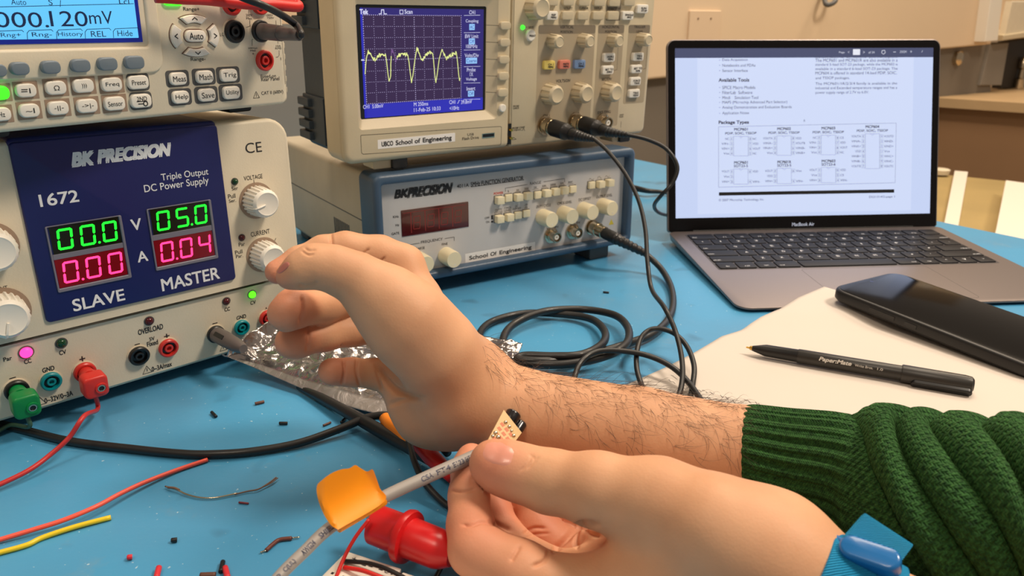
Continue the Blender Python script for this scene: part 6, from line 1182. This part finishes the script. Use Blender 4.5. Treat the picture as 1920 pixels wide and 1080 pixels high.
# orange tape folded round the cable
tp = [(634, 993), (720, 941), (712, 915), (703, 889), (698, 880), (688, 884), (675, 877), (666, 872), (655, 878), (640, 880), (622, 887), (604, 900), (594, 912), (596, 935), (606, 962), (620, 984)]
def tape_d(x, y):
    t = np.clip(((x-634)*86+(y-993)*-52)/(86**2+52**2), 0, 1); off = abs((x-634)*52+(y-993)*86)/math.hypot(86, 52); return 284+t*17-off*.06+3*math.sin(off*.035)
cx_ = np.mean([p[0] for p in tp]); cy_ = np.mean([p[1] for p in tp]); rg = []; nb = 0; dens = spline([(x, y, 0) for x, y in tp]+[(634, 993, 0)], 5)[:, :2]; V = []; nt_ = len(dens)-1
for side in (0, 1):
    for i in range(13):
        for k in range(nt_):
            t = i/12; x = cx_+(dens[k][0]-cx_)*t; y = cy_+(dens[k][1]-cy_)*t; V.append(at(x, y, tape_d(x, y)-4.8+(0 if side == 0 else .5)+(1.6 if x < 606 else 0)*max(0, (606-x)/12)))
F = []; 
for side in (0, 1):
    o0 = side*13*nt_
    for i in range(12):
        for k in range(nt_): f_ = (o0+i*nt_+k, o0+i*nt_+(k+1) % nt_, o0+(i+1)*nt_+(k+1) % nt_, o0+(i+1)*nt_+k); F.append(f_ if side == 0 else f_[::-1])
for k in range(nt_): F.append((12*nt_+k, 12*nt_+(k+1) % nt_, 25*nt_+(k+1) % nt_, 25*nt_+k))
mb = MB(); mb.add(V, F); mb.build('tape_flag', mat('orange_tape', (255, 152, 6), .5, sss=.05), sens, smooth='auto')
Pm, Pn = at(632, 986, 286), at(718, 935, 300); mb = MB(); tube(mb, [Pm, (Pm+Pn)/2, Pn], [2.8, 2.9, 2.8], 6, 24); mb.build('tape_wrap', mat('orange_tape_wrap', (255, 152, 6), .5), sens, smooth='auto')
# circuit board
b4 = [at(914, 826, 332), at(944, 769, 346), at(978, 812, 342), at(955, 842, 334)]
ex = b4[2]-b4[1]; ey = (b4[1]-b4[0]); ex /= np.linalg.norm(ex); ey -= ex*(ey@ex); ey /= np.linalg.norm(ey); nb_ = np.cross(ex, ey)
BO = b4[0]; 
if nb_@(CC-BO) < 0: ex = -ex
BD = Frame(BO, ex, ey); loc4 = [((p-BO)@BD.X, (p-BO)@BD.V) for p in b4]; pz = [((p-BO)@BD.N) for p in b4]; print('PCB', loc4, pz)
c2 = np.array(loc4+[((at(930, 870, 331)-BO)@BD.X, (at(930, 870, 331)-BO)@BD.V)]); 
cc_ = c2[:4]; cc_ = cc_[np.argsort(np.arctan2(cc_[:, 1]-cc_[:, 1].mean(), cc_[:, 0]-cc_[:, 0].mean()))]
mb = MB(); prism(mb, cc_, -1.2, .4, .15); pcb = mb.build('circuit_board', mat('tan_circuit_board', (206, 172, 122), .5), sens, BD, smooth='auto')
def bp(x, y): return BD.px(x, y, .4)
mb = MB()
for i in range(3):
    for j in range(4):
        x = 942+i*8-j*5.5; y = 796+i*9.5+j*8; a, b = bp(x, y); q2 = np.array([(a-1, b-.8), (a+1, b-.8), (a+1, b+.8), (a-1, b+.8)]); prism(mb, q2, .3, .46)
mb.build('copper_pads', mat('copper_pads', (166, 88, 52), .45, .2), pcb, BD)
for x, y, r in ((948, 792, 4.2), (955, 800, 4), (959, 808, 3.2), (963, 817, 4), (929, 812, 4.6), (934, 820, 5), (924, 818, 3.6)):
    a, b = bp(x, y); r *= 342/FPX; mb = MB(); lathe(mb, a, b, [(.3, r), (.3+r*.5, r*.9), (.3+r*.85, r*.55), (.3+r, r*.2), (.3+r, .02)], 14, cap1=False); mb.build('solder_joint', mat('shiny_solder', (225, 215, 195), .15, 1.) if 'solder' not in M else M['solder'], pcb, BD, smooth=True)
for (xa, ya, da, xb, yb, db, r) in ((952, 795, 349, 963, 776, 352, 15), (966, 812, 349, 977, 795, 353, 11)):
    P, Q = at(xa, ya, da), at(xb, yb, db); mb = MB(); R_ = r*350/FPX; tube(mb, [P, P*.5+Q*.5, Q, Q+(Q-P)*.12, Q+(Q-P)*.2], [R_*.9, R_, R_, R_*.8, R_*.3], 4, 20); mb.build('optical_element', mat('black_sensor_dome', (24, 22, 26), .25, coat=.3), pcb, smooth=True)
